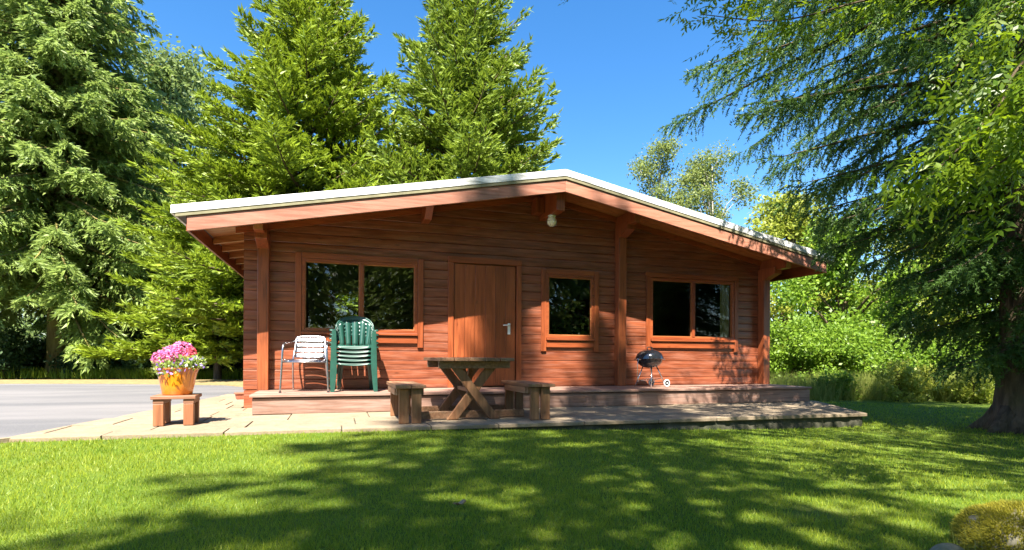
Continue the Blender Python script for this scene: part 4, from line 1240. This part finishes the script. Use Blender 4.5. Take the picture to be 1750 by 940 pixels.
# ---- trees behind the viewer: they shade the lawn and stand in the window reflections
back = [(-3.55, -5.2, 25.0, 2.1, 'tall spruce behind the viewer on the left, shading the door'),
        (-1.1, -3.9, 22.0, 2.4, 'spruce behind the viewer, shading the wall beside the small window'),
        (3.6, -5.0, 17.0, 3.4, 'broad spruce behind the viewer on the right'),
        (6.9, -4.4, 17.5, 3.6, 'rightmost broad spruce behind the viewer')]
for i, (x, y, h, r, lab) in enumerate(back):
    conifer('spruce_tree', lab, (x, y, -0.25), h, r, 2.6, 180, 30+i, 'spruce', 'spruce', (0.28, 0.10), 0.16, 2, 0.15, group='conifers behind the viewer', power=0.7, dens=0.52)

rng = np.random.default_rng(100)
L = []
for k in range(70):
    x_, y_ = rng.uniform(-22, 26), rng.uniform(-27, -15)
    L.append((np.array([x_, y_, rng.uniform(0.5, 8.5)]), np.array([rng.uniform(1.6, 3.0), rng.uniform(1.6, 2.6), rng.uniform(1.2, 2.2)])))
V, F, T = leaf_crown(rng, L, 32000, 0.6)
tag(np_mesh('woodland_behind_viewer', V, F, M['grey_leaf'], None, T), 'dark woodland mirrored in the cabin windows', 'woodland', kind='stuff')

# ---- ash tree whose sprays hang into the top right of the view
ash = thing('ash_tree', 'ash tree whose bright leafy sprays hang in from the upper right', 'tree', (5.1, -0.9, -0.2), group='broadleaf trees overhead')
rng = np.random.default_rng(77)
O = Vector((5.1, -0.9, -0.2))
g = G().tube([(0, 0, 0), (0.02, 0.03, 1.5), (-0.1, 0.1, 3.4), (-0.35, 0.3, 5.5), (-0.6, 0.5, 7.6)], [0.24, 0.19, 0.16, 0.12, 0.05], 12)
part('trunk', g, M['bark'], ash, smooth=True)
def P3(px, py, d): return at(px, py, d)
boughs = [  # polylines of hanging boughs, world space
    [Vector((4.9, -0.7, 3.4)), Vector((4.3, 0.9, 3.5)), P3(1795, 60, 2.9), P3(1700, 190, 2.9), P3(1545, 345, 3.0)],
    [Vector((4.3, 0.9, 3.5)), P3(1830, -60, 3.3), P3(1700, 30, 3.3), P3(1610, 150, 3.3)],
    [Vector((4.8, -0.6, 3.8)), Vector((4.2, 1.4, 3.9)), P3(1640, -40, 4.0), P3(1480, 0, 4.1), P3(1330, 35, 4.2), P3(1200, 25, 4.4)],
    [Vector((4.2, 1.4, 3.9)), P3(1500, -60, 4.6), P3(1330, -30, 4.6), P3(1180, -18, 4.7)],
    [Vector((4.3, 0.9, 3.5)), P3(1850, 90, 2.7), P3(1770, 230, 2.7), P3(1690, 290, 2.8)],
    [Vector((4.6, -0.5, 4.4)), Vector((2.6, 1.2, 4.8)), P3(1050, -70, 4.6), P3(975, -20, 4.6)],
]
# the rest of the crown, overhead and out of frame
for k in range(34):
    a = rng.uniform(0, 2*np.pi); q = 4.2*math.sqrt(rng.random()); z = rng.uniform(4.6, 8.8)
    c = Vector((3.1+q*math.cos(a), -0.2+q*math.sin(a)*0.85, z))
    if math.hypot(c.x+(z+0.2)*0.27-rx, c.y+(z+0.2)*0.6-ry) < 1.6: continue
    boughs.append([Vector((4.8, -0.65, z*0.6+0.4)), Vector((4.8, -0.65, z*0.6)).lerp(c, 0.55)+Vector((0, 0, 0.4)), c])
for k in range(13):
    c = Vector((rng.uniform(0.9, 5.0), rng.uniform(0.9, 2.3), rng.uniform(7.0, 9.3)))
    boughs.append([Vector((4.6, -0.45, 6.2)), Vector((4.6, -0.45, 6.2)).lerp(c, 0.5)+Vector((0, 0, 0.5)), c])
gb = G()
leaf_P, leaf_D, big = [], [], []
for bi, pts in enumerate(boughs):
    cur = arc([p-O for p in pts], 10)
    near = bi < 6
    r0_ = 0.014 if near else 0.035
    gb.tube(cur, [r0_*(1-0.75*i/len(cur)) for i in range(len(cur))], 6)
    if near:
        nl = [300, 190, 260, 150, 170, 7][bi]
        s0 = [0.52, 0.42, 0.42, 0.4, 0.42, 0.9][bi]
        for k in range(nl):
            s = s0+(1-s0)*rng.random(); p = cur[min(len(cur)-1, int(s*(len(cur)-1)))]
            p = p+Vector(rng.normal(size=3)*(0.13 if bi in (0, 1, 4) else 0.12)); 
            if bi == 5: p = cur[-1]+Vector(rng.normal(size=3)*0.03)
            d = (cur[min(len(cur)-1, int(s*(len(cur)-1))+1)]-cur[max(0, int(s*(len(cur)-1))-1)]).normalized()
            leaf_P.append(p); leaf_D.append(d*0.6+Vector(rng.normal(size=3)*0.45)+Vector((0, 0, -0.45))); big.append(1.0)
    else:
        c = cur[-1]
        for k in range(60):
            leaf_P.append(c+Vector(rng.normal(size=3)*np.array([0.55, 0.55, 0.35]))); leaf_D.append(Vector(rng.normal(size=3))+Vector((0, 0, -0.2))); big.append(1.9)
part('boughs', gb, M['bark'], ash, smooth=True)
# compound leaves: a midrib with pairs of leaflets
PP, DD, UU, LL, WW, TT = [], [], [], [], [], []
for p, d, b in zip(leaf_P, leaf_D, big):
    d = d.normalized(); u = d.cross(Vector((0, 0, 1)))
    u = (u if u.length > 0.1 else Vector((1, 0, 0))).normalized(); w = u.cross(d)
    u = (u+w*rng.normal()*0.25).normalized()
    np_ = int(rng.integers(2, 5)) if b < 1.5 else 3
    ll = 0.055*b*rng.uniform(0.8, 1.2); tone = rng.random()
    for k in range(np_+1):
        q = p+d*(0.02*b+k*0.03*b)+Vector(rng.normal(size=3)*0.006)
        for s in ((-1, 1) if k < np_ else (0,)):
            dd = (d*0.55+u*s*0.85+Vector((0, 0, -0.25))+Vector(rng.normal(size=3)*0.22)).normalized() if s else d
            PP.append(q); DD.append(dd); UU.append(dd.cross(w).normalized() if dd.cross(w).length > 0.05 else u); LL.append(ll*rng.uniform(0.75, 1.2)); WW.append(ll*0.34); TT.append(min(1, max(0, tone+rng.normal()*0.12)))
V, F = diamonds(np.array(PP), np.array(DD), np.array(UU), np.array(LL), np.array(WW))
np_mesh('leaves', V, F, M['ash_leaf'], ash, np.array(TT))

# ------------------------------------------------------------------ grass
def inside(poly, x, y):
    c = np.zeros(len(x), bool)
    for i in range(len(poly)):
        (x1, y1), (x2, y2) = poly[i], poly[i-1]
        hit = ((y1 > y) != (y2 > y)) & (x < (x2-x1)*(y-y1)/((y2-y1) if y2 != y1 else 1e-9)+x1)
        c ^= hit
    return c
rng = np.random.default_rng(123)
n = 380000
d = np.exp(rng.uniform(math.log(1.3), math.log(13.5), n)); a = rng.uniform(-1.0, 1.05, n)
c_, s_ = math.cos(YAW), math.sin(YAW)
x = d*(np.sin(a)*c_+np.cos(a)*s_); y = d*(-np.sin(a)*s_+np.cos(a)*c_)
PB = [(-2.80, 5.95), (6.88, 5.70), (7.95, 7.42), (7.95, 14), (-1.9, 14), (-1.95, 11.5), (-2.5, 7.3)]
ok = ~inside(PB, x, y) & ~inside(asp, x, y) & ~inside(vg, x, y) & (y < 16) & (x > -12) & (x < 16)
dry = ((x-on_z(1385, 898, -0.17)[0])/0.28)**2+((y-on_z(1385, 898, -0.17)[1])/0.16)**2 < rng.random(n)*1.1
ok &= ~(dry & (rng.random(n) < 0.85))
x, y, d = x[ok], y[ok], d[ok]; n = len(x)
P = np.stack([x, y, ground_z(x, y)-0.004], 1)
patch = 0.5+0.5*np.sin(x*2.1+1.3*np.sin(y*1.7))*np.sin(y*2.4+1.1*np.sin(x*1.9))
D = unit(np.stack([rng.normal(size=n)*0.42, rng.normal(size=n)*0.42, np.ones(n)], 1)); U = side_of(D, rng)
hgt = rng.uniform(0.016, 0.036, n)*(0.8+0.4*patch)*(1+0.03*d)
V, F = blades(P, D, U, hgt, 0.0038*(d/3.0)**0.75*rng.uniform(0.8, 1.3, n))
tag(np_mesh('lawn_grass', V, F, M['grass'], None, np.clip(0.30+0.3*patch+0.24*rng.normal(size=n), 0, 1)), 'short mown green grass of the lawn', 'grass', kind='stuff')
# longer grass: rough at the border right of the cabin, tufts near the rock and the tree row on the left
def tufts(name, label, spots, per, h, w, mat, rad):
    PP, DD, HH = [], [], []
    for (x0, y0) in spots:
        k = per; q = rng.normal(size=(k, 2))*rad
        xx, yy = x0+q[:, 0], y0+q[:, 1]
        PP.append(np.stack([xx, yy, ground_z(xx, yy)-0.03], 1))
        DD.append(unit(np.stack([q[:, 0]*0.5+rng.normal(size=k)*0.22, q[:, 1]*0.5+rng.normal(size=k)*0.22, np.ones(k)], 1))); HH.append(h*rng.uniform(0.5, 1.2, k))
    P = np.concatenate(PP); D = np.concatenate(DD); H_ = np.concatenate(HH)
    V, F = blades(P, D, side_of(D, rng), H_, np.full(len(P), w))
    return tag(np_mesh(name, V, F, M[mat], None, rng.random(len(P))), label, 'grass', kind='stuff')
sp = []
for k in range(120):
    px = rng.uniform(1325, 1760); p = at(px, 608, rng.uniform(12.2, 14.5)); sp.append((p.x, p.y))
tufts('rough_grass', 'long pale grass along the border right of the cabin', sp, 160, 0.62, 0.014, 'tall_grass', 0.22)
sp = []
for k in range(150):
    px = rng.uniform(-120, 420); p = at(px, 608, rng.uniform(19.2, 21.5)); sp.append((p.x, p.y))
tufts('verge_grass', 'rough green grass below the trees along the driveway', sp, 60, 0.38, 0.03, 'grass', 0.3)
sp = [(rx-0.2+rng.normal()*0.12, ry-0.12+rng.normal()*0.1) for k in range(12)]
tufts('stalk_grass', 'straw coloured grass stalks round the mossy rock', sp, 7, 0.15, 0.004, 'tall_grass', 0.04)
